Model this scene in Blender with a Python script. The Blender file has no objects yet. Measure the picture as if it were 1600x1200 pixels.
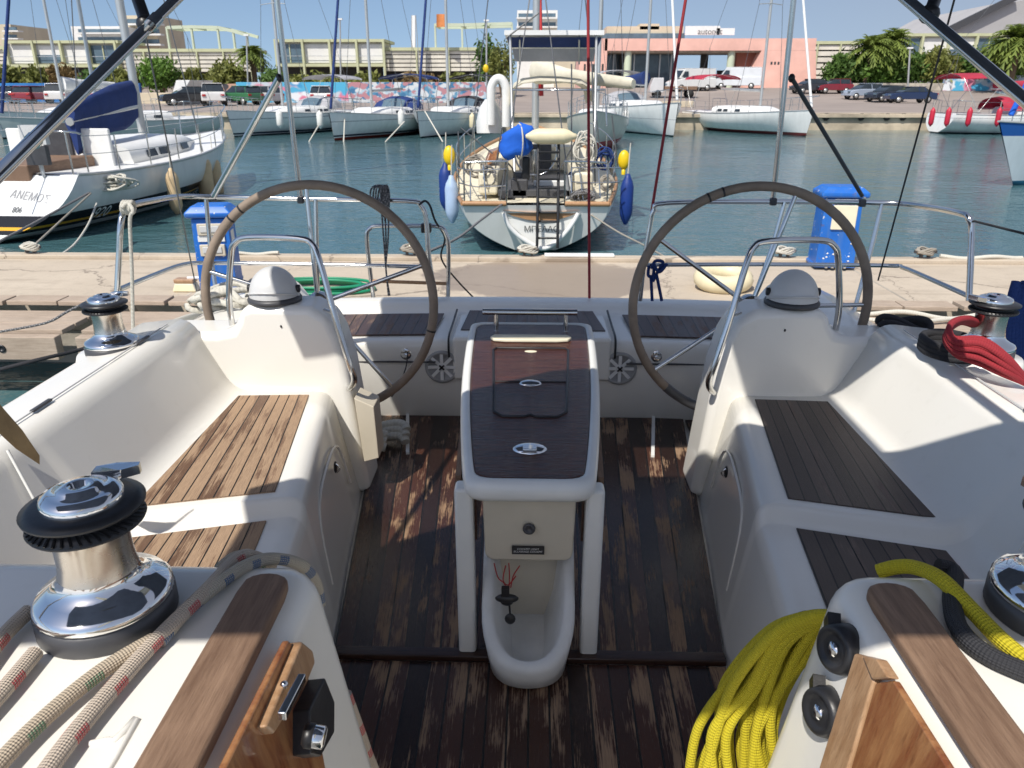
import bpy, bmesh, math, random
from mathutils import Vector, Matrix, noise
random.seed(7)
R = math.radians
sc = bpy.context.scene
COL = sc.collection
V = Vector
# ------------------------------------------------------------------ camera model
EYE = V((0, 0, 1.6)); PITCH = R(21.5); YAW = R(1.5); F = 1180.0
_r = V((math.cos(YAW), math.sin(YAW), 0))
_f = V((-math.sin(YAW)*math.cos(PITCH), math.cos(YAW)*math.cos(PITCH), -math.sin(PITCH)))
_u = _r.cross(_f)
def ray(px, py): return _r*((px-800)/F) - _u*((py-600)/F) + _f
def PY(px, py, y): d = ray(px, py); return EYE + d*(y/d.y)      # survey a point at distance y
def PZ(px, py, z): d = ray(px, py); return EYE + d*((z-1.6)/d.z)  # survey a point at height z
WZ = -0.75; DZ = -0.15                                            # water level, pontoon level
# ------------------------------------------------------------------ mesh builder
def catmull(pts, n=6, closed=False):
    P = [V(p) for p in pts]; out = []
    if len(P) < 3 and not closed: return P
    m = len(P); rng = m if closed else m-1
    for i in range(rng):
        if closed: a, b, c, d = P[i-1], P[i], P[(i+1) % m], P[(i+2) % m]
        else: a, b, c, d = P[max(i-1, 0)], P[i], P[i+1], P[min(i+2, m-1)]
        for k in range(n):
            t = k/n
            out.append(0.5*((2*b)+(c-a)*t+(2*a-5*b+4*c-d)*t*t+(3*b-a-3*c+d)*t**3))
    if not closed: out.append(P[-1])
    return out
def fillet(pts, rad, n=4, closed=False):
    P = [V(p) for p in pts]; out = []; m = len(P)
    for i, p in enumerate(P):
        if not closed and i in (0, m-1): out.append(p); continue
        a = P[i-1]; b = P[(i+1) % m]; r = rad[i] if isinstance(rad, (list, tuple)) else rad
        da = min(r, (a-p).length*.49); db = min(r, (b-p).length*.49)
        s = p+(a-p).normalized()*da; e = p+(b-p).normalized()*db
        for k in range(n+1):
            t = k/n; out.append(s*(1-t)**2+p*2*t*(1-t)+e*t*t)
    return out
class MB:
    def __init__(s): s.v = []; s.f = []; s.uv = []; s.sm = []
    def add(s, vs, fs, uvs=None, smooth=False):
        o = len(s.v); s.v += [V(p) for p in vs]
        for i, f in enumerate(fs):
            s.f.append([o+k for k in f]); s.uv.append(uvs[i] if uvs else None); s.sm.append(smooth)
        return s
    def box(s, c, d, m=None):
        x, y, z = d[0]/2, d[1]/2, d[2]/2; c = V(c)
        vs = [V((i*x, j*y, k*z)) for i in (-1, 1) for j in (-1, 1) for k in (-1, 1)]
        if m is not None: vs = [m @ p for p in vs]
        return s.add([p+c for p in vs], [(0, 1, 3, 2), (4, 6, 7, 5), (0, 4, 5, 1), (2, 3, 7, 6), (0, 2, 6, 4), (1, 5, 7, 3)])
    def bar(s, a, b, w, h, up=(0, 0, 1)):
        a = V(a); b = V(b); d = (b-a).normalized(); sd = d.cross(V(up)).normalized(); u = sd.cross(d)
        vs = [p+sd*i*w/2+u*j*h/2 for p in (a, b) for i in (-1, 1) for j in (-1, 1)]
        return s.add(vs, [(0, 1, 3, 2), (4, 6, 7, 5), (0, 4, 5, 1), (2, 3, 7, 6), (0, 2, 6, 4), (1, 5, 7, 3)])
    def prism(s, poly, vec, smooth=False):
        n = len(poly); vec = V(vec); P = [V(p) for p in poly]
        vs = P+[p+vec for p in P]
        fs = [tuple(range(n-1, -1, -1)), tuple(range(n, 2*n))]+[(i, (i+1) % n, n+(i+1) % n, n+i) for i in range(n)]
        return s.add(vs, fs, None, smooth)
    def loft(s, rings, closed=True, caps=True, smooth=True, uvu=None):
        n = len(rings[0]); vs = [p for r in rings for p in r]; fs = []
        for i in range(len(rings)-1):
            for k in range(n if closed else n-1):
                a = i*n+k; b = i*n+(k+1) % n; fs.append((a, b, b+n, a+n))
        s.add(vs, fs, None, smooth)
        if caps and closed:
            s.add(rings[0], [tuple(range(n-1, -1, -1))]); s.add(rings[-1], [tuple(range(n))])
        return s
    def tube(s, pts, r, n=8, closed=False, sub=0, caps=True):
        P = catmull(pts, sub, closed) if sub else [V(p) for p in pts]
        P = [p for i, p in enumerate(P) if i == 0 or (p-P[i-1]).length > 1e-6]
        m = len(P); rs = r if isinstance(r, (list, tuple)) else [r]*m
        if len(rs) != m: rs = [rs[0]+(rs[-1]-rs[0])*i/(m-1) for i in range(m)]
        up = None; vs = []; L = 0; Ls = []
        for i, p in enumerate(P):
            if closed: t = P[(i+1) % m]-P[i-1]
            else: t = P[min(i+1, m-1)]-P[max(i-1, 0)]
            t.normalize()
            if up is None: up = t.orthogonal().normalized()
            up = (up-t*up.dot(t)); up = up.normalized() if up.length > 1e-6 else t.orthogonal().normalized()
            sd = t.cross(up)
            if i: L += (p-P[i-1]).length
            Ls.append(L)
            vs += [p+(up*math.cos(2*math.pi*k/n)+sd*math.sin(2*math.pi*k/n))*rs[i] for k in range(n)]
        fs = []; uv = []
        for i in range(m if closed else m-1):
            j = (i+1) % m; lj = Ls[j] if j else L+(P[0]-P[-1]).length
            for k in range(n):
                k2 = (k+1) % n
                fs.append((i*n+k, i*n+k2, j*n+k2, j*n+k)); uv.append(((k/n, Ls[i]), ((k+1)/n, Ls[i]), ((k+1)/n, lj), (k/n, lj)))
        s.add(vs, fs, uv, True)
        if caps and not closed: s.add(vs[:n], [tuple(range(n-1, -1, -1))]); s.add(vs[-n:], [tuple(range(n))])
        return s
    def lathe(s, prof, n=24, c=(0, 0, 0), m=None, smooth=True):
        c = V(c); vs = []
        for r, z in prof:
            for k in range(n):
                p = V((r*math.cos(2*math.pi*k/n), r*math.sin(2*math.pi*k/n), z))
                vs.append((m @ p if m is not None else p)+c)
        fs = []
        for i in range(len(prof)-1):
            for k in range(n): fs.append((i*n+k, i*n+(k+1) % n, (i+1)*n+(k+1) % n, (i+1)*n+k))
        s.add(vs, fs, None, smooth)
        if prof[0][0] > 1e-4: s.add(vs[:n], [tuple(range(n-1, -1, -1))])
        if prof[-1][0] > 1e-4: s.add(vs[-n:], [tuple(range(n))])
        return s
    def ball(s, c, r, n=14, m=None):
        r = r if isinstance(r, (tuple, list)) else (r, r, r); rows = n//2+1; c = V(c); vs = []
        for i in range(rows):
            th = math.pi*i/(rows-1)
            for k in range(n):
                ph = 2*math.pi*k/n; p = V((r[0]*math.sin(th)*math.cos(ph), r[1]*math.sin(th)*math.sin(ph), -r[2]*math.cos(th)))
                vs.append((m @ p if m is not None else p)+c)
        fs = [(i*n+k, i*n+(k+1) % n, (i+1)*n+(k+1) % n, (i+1)*n+k) for i in range(rows-1) for k in range(n)]
        return s.add(vs, fs, None, True)
    def patch(s, a, b, c, d, planks=8, th=.008, nu=12, nv=10, f=None):
        """a,b = near left/right, d,c = far left/right; UV u = plank number, v = metres"""
        a, b, c, d = V(a), V(b), V(c), V(d); vs = []; Lv = (d-a).length
        for j in range(nv+1):
            for i in range(nu+1):
                u, v = i/nu, j/nv; p = (a*(1-u)+b*u)*(1-v)+(d*(1-u)+c*u)*v
                if f: p = f(p, u, v)
                vs.append(p)
        W = nu+1; fs = []; uv = []
        for j in range(nv):
            for i in range(nu):
                fs.append((j*W+i, j*W+i+1, (j+1)*W+i+1, (j+1)*W+i))
                uv.append([(planks*(i+e)/nu, Lv*(j+g)/nv) for e, g in ((0, 0), (1, 0), (1, 1), (0, 1))])
        s.add(vs, fs, uv)
        rim = [i for i in range(W)]+[j*W+nu for j in range(1, nv+1)]+[nv*W+i for i in range(nu-1, -1, -1)]+[j*W for j in range(nv-1, 0, -1)]
        top = [vs[k] for k in rim]; n = len(rim)
        s.add(top+[p-V((0, 0, th)) for p in top], [(k, n+k, n+(k+1) % n, (k+1) % n) for k in range(n)])
        return s
    def build(s, name, mat, parent=None, bevel=0, seg=3, label=None, sub=0):
        o0 = V((0, 0, 0)); p = parent
        while p: o0 += p.location; p = p.parent
        me = bpy.data.meshes.new(name)
        me.from_pydata([v-o0 for v in s.v], [], s.f)
        if any(u for u in s.uv):
            ul = me.uv_layers.new(name='UVMap'); k = 0
            for f, u in zip(s.f, s.uv):
                for q in range(len(f)):
                    if u: ul.data[k].uv = u[q]
                    k += 1
        me.polygons.foreach_set('use_smooth', [True if (bevel or sub) else x for x in s.sm])
        me.materials.append(mat); me.update()
        o = bpy.data.objects.new(name, me); COL.objects.link(o)
        if parent: o.parent = parent
        if bevel:
            bm = bmesh.new(); bm.from_mesh(me); bmesh.ops.remove_doubles(bm, verts=bm.verts, dist=1e-5)
            bmesh.ops.recalc_face_normals(bm, faces=bm.faces); bm.to_mesh(me); bm.free()
            b = o.modifiers.new('bevel', 'BEVEL'); b.width = bevel; b.segments = seg; b.limit_method = 'ANGLE'; b.angle_limit = R(32)
            w = o.modifiers.new('wn', 'WEIGHTED_NORMAL'); w.keep_sharp = True
        if sub:
            m = o.modifiers.new('sub', 'SUBSURF'); m.levels = sub; m.render_levels = sub
        if label: o['label'] = label
        return o
def tag(o, label, cat, group=None):
    o['label'] = label; o['category'] = cat
    if group: o['group'] = group
    return o
def thing(name, label, cat, loc=(0, 0, 0), group=None):
    o = bpy.data.objects.new(name, None); COL.objects.link(o); o.location = loc; o.empty_display_size = .2
    return tag(o, label, cat, group)
def struct(o): o['kind'] = 'structure'; return o
def kids(o): return [c for c in bpy.data.objects if c.parent == o]
CH = {}
def copy_tree(o, parent=None):
    c = o.copy(); COL.objects.link(c); c.parent = parent
    for k in kids(o): copy_tree(k, c)
    return c
# ------------------------------------------------------------------ materials
class NT:
    def __init__(s, name):
        s.m = bpy.data.materials.new(name); s.m.use_nodes = True; s.t = s.m.node_tree; s.n = s.t.nodes
        s.b = s.n['Principled BSDF']; s.out = s.n['Material Output']
    def new(s, typ, **kw):
        n = s.n.new(typ)
        for k, v in kw.items():
            if hasattr(n, k): setattr(n, k, v)
        return n
    def lk(s, a, b): s.t.links.new(a, b)
    def inp(s, sock, x):
        if isinstance(x, (int, float)): sock.default_value = x
        elif isinstance(x, (tuple, list)): sock.default_value = tuple(x)+((1,) if len(x) == 3 and len(sock.default_value) == 4 else ())
        else: s.lk(x, sock)
    def math(s, op, a, b=0, c=0):
        n = s.new('ShaderNodeMath', operation=op); s.inp(n.inputs[0], a); s.inp(n.inputs[1], b); s.inp(n.inputs[2], c); return n.outputs[0]
    def mix(s, f, a, b):
        n = s.new('ShaderNodeMix', data_type='RGBA'); s.inp(n.inputs[0], f); s.inp(n.inputs[6], a); s.inp(n.inputs[7], b); return n.outputs[2]
    def noise(s, vec, scale, detail=3, rough=.55):
        n = s.new('ShaderNodeTexNoise'); n.inputs['Scale'].default_value = scale; n.inputs['Detail'].default_value = detail; n.inputs['Roughness'].default_value = rough
        if vec is not None: s.lk(vec, n.inputs['Vector'])
        return n.outputs['Fac']
    def ramp(s, x, a, b):
        n = s.new('ShaderNodeMapRange'); n.clamp = True; s.inp(n.inputs[0], x); n.inputs[1].default_value = a; n.inputs[2].default_value = b; return n.outputs[0]
    def obj(s): return s.new('ShaderNodeTexCoord').outputs['Object']
    def uvc(s): return s.new('ShaderNodeTexCoord').outputs['UV']
    def comb(s, x, y, z=0):
        n = s.new('ShaderNodeCombineXYZ'); s.inp(n.inputs[0], x); s.inp(n.inputs[1], y); s.inp(n.inputs[2], z); return n.outputs[0]
    def sep(s, v):
        n = s.new('ShaderNodeSeparateXYZ'); s.lk(v, n.inputs[0]); return n.outputs
    def bump(s, h, strength=.3, dist=.01):
        n = s.new('ShaderNodeBump'); n.inputs['Strength'].default_value = strength; n.inputs['Distance'].default_value = dist
        s.lk(h, n.inputs['Height']); s.lk(n.outputs[0], s.b.inputs['Normal'])
    def set(s, **kw):
        for k, v in kw.items(): s.inp(s.b.inputs[k.replace('_', ' ')], v)
def sc3(c, k): return tuple(min(1, x*k) for x in c)
def mat(name, c, rough=.5, metal=0, var=.12, vs=4, bump=0, bs=60, coat=0, bd=.004, spec=.5):
    t = NT(name); o = t.obj(); nz = t.noise(o, vs, 4)
    t.set(Base_Color=t.mix(t.ramp(nz, .3, .7), sc3(c, 1-var), sc3(c, 1+var)), Metallic=metal, Coat_Weight=coat)
    t.set(Roughness=t.math('ADD', t.math('MULTIPLY', t.noise(o, vs*3, 3), .25*rough), rough*.87)); t.b.inputs['Specular IOR Level'].default_value = spec
    if bump: t.bump(t.noise(o, bs, 4), bump, bd)
    return t.m
def teak(name, dark, mid, worn, amount, rough, bump=.5, seam=.1):
    t = NT(name); u, v, _ = t.sep(t.uvc()); idx = t.math('FLOOR', u); fr = t.math('FRACT', u)
    wn = t.new('ShaderNodeTexWhiteNoise', noise_dimensions='1D'); t.lk(idx, wn.inputs['W'])
    g = t.noise(t.comb(t.math('MULTIPLY', u, 9), t.math('MULTIPLY', v, 5), t.math('MULTIPLY', idx, 3.7)), 1.6, 6, .65)
    fine = t.noise(t.comb(t.math('MULTIPLY', u, 30), t.math('MULTIPLY', v, 14), idx), 1.5, 4, .7)
    lo = t.noise(t.comb(t.math('MULTIPLY', u, .55), t.math('MULTIPLY', v, 2.6), t.math('MULTIPLY', idx, .9)), 1.3, 5, .6)
    c = t.mix(wn.outputs[0], dark, mid); c = t.mix(t.math('MULTIPLY', t.ramp(fine, .35, .75), .55), c, sc3(dark, .55))
    k = t.math('ADD', t.math('MULTIPLY', lo, .75), t.math('ADD', t.math('MULTIPLY', g, .42), t.math('MULTIPLY', wn.outputs[0], .06)))
    mask = t.ramp(k, 1.0-amount-.02, 1.0-amount+.045)
    wcol = t.mix(t.ramp(fine, .35, .68), sc3(worn, .6), sc3(worn, 1.15)); c = t.mix(mask, c, wcol)
    seamm = t.math('LESS_THAN', fr, seam); c = t.mix(seamm, c, (.008, .008, .008))
    t.set(Base_Color=c, Roughness=t.math('ADD', t.math('MULTIPLY', mask, .45), t.math('ADD', rough, t.math('MULTIPLY', fine, .2))))
    h = t.math('SUBTRACT', t.math('ADD', t.math('MULTIPLY', g, .5), t.math('MULTIPLY', fine, .5)), t.math('MULTIPLY', seamm, .6)); t.bump(h, bump, .003)
    return t.m
def wood(name, a, b, rough=.5, axis=1, sc=6, bump=.3, coat=0):
    t = NT(name); o = t.sep(t.obj()); m = [o[0], o[1], o[2]]
    st = [t.math('MULTIPLY', m[i], 1.2 if i == axis else 14) for i in range(3)]
    n1 = t.noise(t.comb(*st), sc, 6, .65); n2 = t.noise(t.obj(), 3, 3); n3 = t.noise(t.comb(*[t.math('MULTIPLY', m[i], 4 if i == axis else 60) for i in range(3)]), sc, 3)
    c = t.mix(t.ramp(n1, .3, .7), a, b); c = t.mix(t.math('MULTIPLY', t.ramp(n3, .55, .75), .5), c, sc3(a, .5)); c = t.mix(t.math('MULTIPLY', t.ramp(n2, .45, .8), .45), c, sc3(a, .7))
    t.set(Base_Color=c, Roughness=rough, Coat_Weight=coat); t.bump(n3, bump, .002); return t.m
def rope_mat(name, base, f1=None, f2=None, per=.09, stitch=220):
    t = NT(name); u, v, _ = t.sep(t.uvc())
    w1 = t.math('SINE', t.math('ADD', t.math('MULTIPLY', v, stitch), t.math('MULTIPLY', u, 62.83)))
    w2 = t.math('SINE', t.math('SUBTRACT', t.math('MULTIPLY', v, stitch), t.math('MULTIPLY', u, 62.83)))
    h = t.math('MULTIPLY', w1, w2); c = t.mix(t.ramp(h, -.8, .7), sc3(base, .86), base)
    for f, off in ((f1, 0), (f2, .5)):
        if f:
            ph = t.math('FRACT', t.math('ADD', t.math('DIVIDE', v, per), off)); band = t.math('LESS_THAN', ph, .3)
            pu = t.math('FRACT', t.math('ADD', t.math('MULTIPLY', u, 2), off)); bu = t.math('LESS_THAN', pu, .55)
            c = t.mix(t.math('MULTIPLY', t.math('MULTIPLY', band, bu), t.math('GREATER_THAN', h, -.25)), c, f)
    n = t.noise(t.obj(), 25, 3); c = t.mix(t.math('MULTIPLY', n, .35), c, sc3(base, .55))
    t.set(Base_Color=c, Roughness=.8); t.bump(h, .6, .002); return t.m
def hull_mat(name, main, bands, rough=.25):
    t = NT(name); o = t.obj(); z = t.sep(o)[2]; c = t.mix(t.ramp(t.noise(t.comb(t.math('MULTIPLY', t.sep(o)[0], 3), t.math('MULTIPLY', t.sep(o)[1], 3), t.math('MULTIPLY', z, .6)), 1.5, 4), .4, .8), main, sc3(main, .86))
    for a, b, col in bands:
        k = t.math('MULTIPLY', t.math('GREATER_THAN', z, a), t.math('LESS_THAN', z, b)); c = t.mix(k, c, col)
    t.set(Base_Color=c, Roughness=rough); return t.m
def gelcoat():
    t = NT('gelcoat'); o = t.obj(); n = t.noise(o, 2.2, 5); n2 = t.noise(o, 18, 4)
    c = t.mix(t.ramp(n, .35, .75), (.845, .822, .762), (.828, .803, .742)); c = t.mix(t.math('MULTIPLY', t.ramp(n2, .60, .78), .10), c, (.50, .47, .40))
    vo = t.new('ShaderNodeTexVoronoi'); vo.inputs['Scale'].default_value = 55; t.lk(o, vo.inputs['Vector'])
    vs = t.new('ShaderNodeTexVoronoi'); vs.inputs['Scale'].default_value = 17; t.lk(o, vs.inputs['Vector'])
    drop = t.math('MULTIPLY', t.ramp(vo.outputs['Distance'], .22, .0), t.ramp(t.noise(o, 5, 2), .56, .6))
    t.set(Base_Color=c, Roughness=t.math('ADD', .20, t.math('MULTIPLY', n2, .05)), Coat_Weight=.2)
    t.bump(drop, .14, .0025); return t.m
M = {}
M['gel'] = gelcoat()
M['geld'] = mat('moulded_white', (.78, .78, .75), .3, var=.05, vs=6)
M['tubgrey'] = mat('bin_white', (.74, .74, .72), .35, var=.10, vs=9, bump=.1, bs=40)
M['sole'] = teak('teak_sole', (.024, .012, .009), (.092, .036, .022), (.36, .23, .14), .335, .15, .5)
M['seat_sunlit'] = teak('teak_seat_sunny', (.15, .08, .045), (.22, .125, .075), (.43, .29, .185), .44, .42, .8)  # left seats: peeled teak, with sunlight put into the paler, warmer colour
M['seat_shaded'] = teak('teak_seat_shaded', (.070, .052, .044), (.115, .085, .072), (.22, .17, .145), .30, .38, .5)  # right seats: same teak, with shade put into the darker, greyer colour
M['bench'] = teak('teak_bench', (.075, .045, .04), (.12, .075, .062), (.22, .15, .12), .33, .3, .5)
M['tabletop'] = wood('varnished_table_wood', (.036, .013, .009), (.105, .036, .022), .18, 0, 5, .9, coat=.12)
M['greyteak'] = wood('weathered_teak', (.15, .085, .052), (.29, .185, .12), .6, 1, 7, .4)
M['pine'] = wood('pale_varnished_wood', (.34, .185, .09), (.52, .33, .19), .45, 2, 5, .3, coat=.3)
M['redwood'] = wood('red_varnished_wood', (.17, .035, .012), (.46, .24, .10), .3, 2, 2.2, .3, coat=.4)
M['beam'] = wood('dark_wet_beam', (.03, .014, .01), (.06, .03, .02), .25, 0, 5, .3)
M['steel'] = mat('stainless_steel', (.62, .62, .61), .13, 1, .06, 8)
M['chrome'] = mat('polished_chrome', (.80, .80, .80), .06, 1, .03, 6)
M['satin'] = mat('satin_drum', (.66, .60, .52), .27, 1, .14, 7, bump=.15, bs=30, bd=.001)
M['black'] = mat('black_plastic', (.018, .018, .02), .4, 0, .3, 10, bump=.1, bs=80)
M['dgrey'] = mat('dark_grey_plastic', (.06, .06, .065), .45, 0, .2, 8)
M['dgrey2'] = mat('faded_lettering', (.32, .32, .33), .5)
M['compass'] = mat('grey_compass_hood', (.60, .60, .59), .32, 0, .05, 5)
M['leather'] = mat('stitched_leather_rim', (.26, .20, .15), .6, 0, .22, 10, bump=.3, bs=120, bd=.001)
M['speaker'] = mat('speaker_mesh', (.36, .36, .36), .6, 0, .1, 20)
M['panel'] = mat('beige_panel', (.60, .54, .43), .4, 0, .06, 5)
M['cream'] = mat('cream_plastic', (.80, .74, .56), .4, 0, .08, 6)
M['strap'] = mat('tan_webbing', (.40, .29, .15), .8, 0, .12, 20, bump=.4, bs=150)
M['water_none'] = None
def water():
    t = NT('harbour_water'); o = t.new('ShaderNodeNewGeometry').outputs['Position']
    x, y, z = t.sep(o); w = t.comb(x, t.math('MULTIPLY', y, 1.7), z)
    h = t.math('ADD', t.math('MULTIPLY', t.noise(w, 1.3, 4, .6), 1.0), t.math('MULTIPLY', t.noise(w, 5.5, 3, .55), .35)); h = t.math('ADD', h, t.math('MULTIPLY', t.noise(w, .35, 2), 1.2))
    t.set(Base_Color=t.mix(t.ramp(t.noise(o, .12, 3), .35, .65), (.050, .120, .135), (.066, .142, .155)), Roughness=.06, IOR=1.33)
    calm = t.ramp(t.noise(o, .07, 3), .35, .65); h = t.math('MULTIPLY', h, t.math('ADD', .35, t.math('MULTIPLY', calm, .65))); t.bump(h, .5, .12); return t.m
M['water'] = water()
def dockmat():
    t = NT('dock_concrete'); o = t.obj(); x, y, z = t.sep(o); a = t.noise(o, .8, 5, .6); b = t.noise(o, 6, 5, .65); sp = t.noise(o, 45, 2)
    st = t.noise(t.comb(t.math('MULTIPLY', x, .5), t.math('MULTIPLY', y, 3), 0), 1.3, 5, .65)
    c = t.mix(t.ramp(a, .3, .7), (.55, .47, .37), (.47, .395, .305)); c = t.mix(t.math('MULTIPLY', t.ramp(b, .5, .75), .45), c, (.36, .30, .23)); c = t.mix(t.math('MULTIPLY', t.ramp(st, .56, .68), .5), c, (.31, .25, .19)); c = t.mix(t.math('MULTIPLY', t.ramp(sp, .62, .7), .4), c, (.28, .25, .22))
    vo = t.new('ShaderNodeTexVoronoi', feature='DISTANCE_TO_EDGE'); vo.inputs['Scale'].default_value = .55; t.lk(t.comb(t.math('ADD', x, t.math('MULTIPLY', b, .5)), t.math('ADD', y, t.math('MULTIPLY', a, .8)), 0), vo.inputs['Vector']); cr = t.math('LESS_THAN', vo.outputs['Distance'], .006); c = t.mix(t.math('MULTIPLY', cr, .6), c, (.14, .11, .09))
    ex = t.math('POWER', t.math('DIVIDE', t.math('SUBTRACT', x, .18), 1.15), 2); ey = t.math('POWER', t.math('DIVIDE', t.math('SUBTRACT', y, 7.25), .78), 2)
    ed_ = t.math('ADD', t.math('ADD', ex, ey), t.math('MULTIPLY', t.math('SUBTRACT', t.noise(o, 2.2, 5, .65), .5), 1.6)); wet = t.ramp(ed_, 1.08, .92); c = t.mix(t.math('MULTIPLY', wet, .75), c, (.26, .20, .15))
    t.set(Base_Color=c, Roughness=t.math('SUBTRACT', .88, t.math('MULTIPLY', wet, .5))); t.bump(t.math('ADD', b, t.math('MULTIPLY', sp, .4)), .35, .004); return t.m
M['concrete'] = dockmat()
M['concwet'] = mat('wet_concrete', (.27, .225, .185), .35, 0, .15, 3, bump=.2, bs=30)
M['concgrey'] = mat('grey_concrete', (.40, .36, .30), .9, 0, .3, 2.5, bump=.5, bs=25, bd=.01)
M['planks'] = wood('bleached_planks', (.36, .28, .21), (.52, .42, .33), .8, 0, 6, .5)
M['quay'] = mat('quay_stone', (.50, .42, .31), .9, 0, .35, .7, bump=.6, bs=4, bd=.03)
M['asph'] = mat('quay_asphalt', (.30, .25, .22), .9, 0, .12, .25, bump=.3, bs=20)
def bluepaint():
    t = NT('blue_painted_metal'); o = t.obj(); x, y, z = t.sep(o); n = t.noise(o, 4, 4); st = t.noise(t.comb(t.math('MULTIPLY', x, 14), t.math('MULTIPLY', y, 14), t.math('MULTIPLY', z, 1.5)), 1.5, 4); ch = t.noise(o, 26, 3, .5)
    c = t.mix(t.ramp(n, .3, .7), (.012, .12, .48), (.018, .16, .58)); c = t.mix(t.math('MULTIPLY', t.ramp(st, .52, .72), .55), c, (.09, .19, .42)); c = t.mix(t.ramp(ch, .68, .70), c, (.62, .62, .58)); c = t.mix(t.math('MULTIPLY', t.ramp(t.noise(o, 9, 4), .63, .70), .6), c, (.16, .08, .04))
    t.set(Base_Color=c, Roughness=.42); t.bump(n, .1, .004); return t.m
M['blue'] = bluepaint()
M['white'] = mat('white_paint', (.80, .80, .78), .4, 0, .05, 3)
M['bluerope'] = rope_mat('navy_rope', (.012, .045, .20))
M['canopy'] = None
def canvas(name, c, tr=.25):
    t = NT(name); o = t.obj(); n = t.noise(o, 2.5, 5); col = t.mix(t.ramp(n, .3, .7), sc3(c, .82), sc3(c, 1.12)); t.set(Base_Color=col, Roughness=.85); t.bump(n, .4, .05)
    if tr:
        tl = t.new('ShaderNodeBsdfTranslucent'); t.lk(col, tl.inputs[0]); ms = t.new('ShaderNodeMixShader'); ms.inputs[0].default_value = tr
        t.lk(t.b.outputs[0], ms.inputs[1]); t.lk(tl.outputs[0], ms.inputs[2]); t.lk(ms.outputs[0], t.out.inputs[0])
    return t.m
M['canopy'] = canvas('blue_canopy_canvas', (.085, .11, .18), .16)
M['navy'] = canvas('navy_canvas', (.012, .035, .15), 0)
M['royal'] = canvas('royal_blue_canvas', (.01, .12, .60), 0)
M['creamcloth'] = canvas('cream_canvas', (.74, .69, .56), .15)
M['greycloth'] = canvas('grey_canvas', (.42, .42, .44), .1)
M['redcloth'] = canvas('red_canvas', (.42, .03, .06), .1)
M['blackcloth'] = canvas('black_canvas', (.02, .02, .025), 0)
M['glass'] = mat('dark_glass', (.03, .04, .05), .06, 0, .2, 3)
M['window'] = mat('window_glass', (.10, .15, .19), .08, 0, .25, .8)
M['alu'] = mat('mast_aluminium', (.58, .58, .56), .35, .6, .06, 2)
M['rubber'] = mat('tyre_rubber', (.02, .02, .02), .8)
M['wire'] = mat('rigging_wire', (.20, .20, .20), .35, .7)
M['redpaint'] = mat('red_paint', (.40, .02, .02), .4)
M['yellow'] = mat('yellow_buoy', (.80, .55, .01), .4, 0, .08)
M['fblue'] = mat('navy_fender', (.01, .04, .22), .5)
M['flight'] = mat('pale_blue_fender', (.40, .52, .70), .5)
M['fcream'] = mat('cream_fender', (.75, .66, .44), .5, 0, .1)
M['ftan'] = mat('tan_fender', (.62, .46, .27), .6, 0, .15)
M['fred'] = mat('red_fender', (.55, .02, .05), .5)
M['fwhite'] = mat('white_fender', (.78, .77, .72), .5)
M['teakrail'] = wood('teak_rail', (.33, .17, .075), (.50, .29, .15), .5, 1, 5, .3)
M['r_red'] = rope_mat('red_fleck_rope', (.62, .52, .42), (.52, .04, .06), None, .075, 800)
M['r_blue'] = rope_mat('blue_fleck_rope', (.56, .50, .40), (.02, .10, .25), None, .065, 800)
M['r_green'] = rope_mat('green_fleck_rope', (.58, .48, .36), (.10, .25, .14), None, .085, 800)
M['r_yellow'] = rope_mat('yellow_rope', (.66, .55, .02), None, None, .1, 560)
M['r_black'] = rope_mat('black_fleck_rope', (.035, .035, .04), None, None, .12, 700)
M['r_redline'] = rope_mat('red_rope', (.42, .030, .042), None, None, .1, 420)
M['r_thinred'] = mat('thin_red_line', (.36, .04, .05), .8)
M['r_white'] = rope_mat('white_rope', (.72, .69, .60), None, None, .1, 160)
M['r_grey'] = rope_mat('grey_rope', (.42, .38, .32), None, None, .1, 200)
M['r_check'] = rope_mat('checked_grey_rope', (.13, .13, .14), (.55, .53, .5), (.55, .53, .5), .035, 300)
M['r_green2'] = mat('green_hose', (.01, .24, .12), .45)
# ================================================================== the yacht we stand on
Y0 = thing('sailing_yacht', 'white sailing yacht in the foreground with twin wheels and teak cockpit seats', 'sailing yacht', (0, 2, WZ))
def mir(p, s): return V((p[0]*s, p[1], p[2]))
def lerp(a, b, t): return a+(b-a)*max(0, min(1, t))
def side_section(y):
    xf = .60+(y-1.73)*.114
    zs = lerp(.405, .45, (y-1.885)/.04); xe = .69+(y-1.97)*.14
    seat = [(xf-.02, -.05), (xf, .0), (xe, zs), (1.20, zs), (1.35, .75), (1.56, .725), (1.80, .45), (1.86, .15), (1.75, -.85)]
    k = (y-4.0)/.3*.1 if y > 4.0 else 0
    helm = [(1.22, -.05), (1.23, .0), (1.25, .30), (1.27, .40), (1.38, .56), (1.58, .55), (1.80, .45), (1.86, .15), (1.72-k, -.85)]
    t = lerp(0, 1, (y-2.84)/.14)
    return [V((a[0]*(1-t)+b[0]*t, y, a[1]*(1-t)+b[1]*t)) for a, b in zip(seat, helm)]
RAD = [0, .03, .055, .07, .06, .03, .06, .06, 0]
mb = MB()
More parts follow.
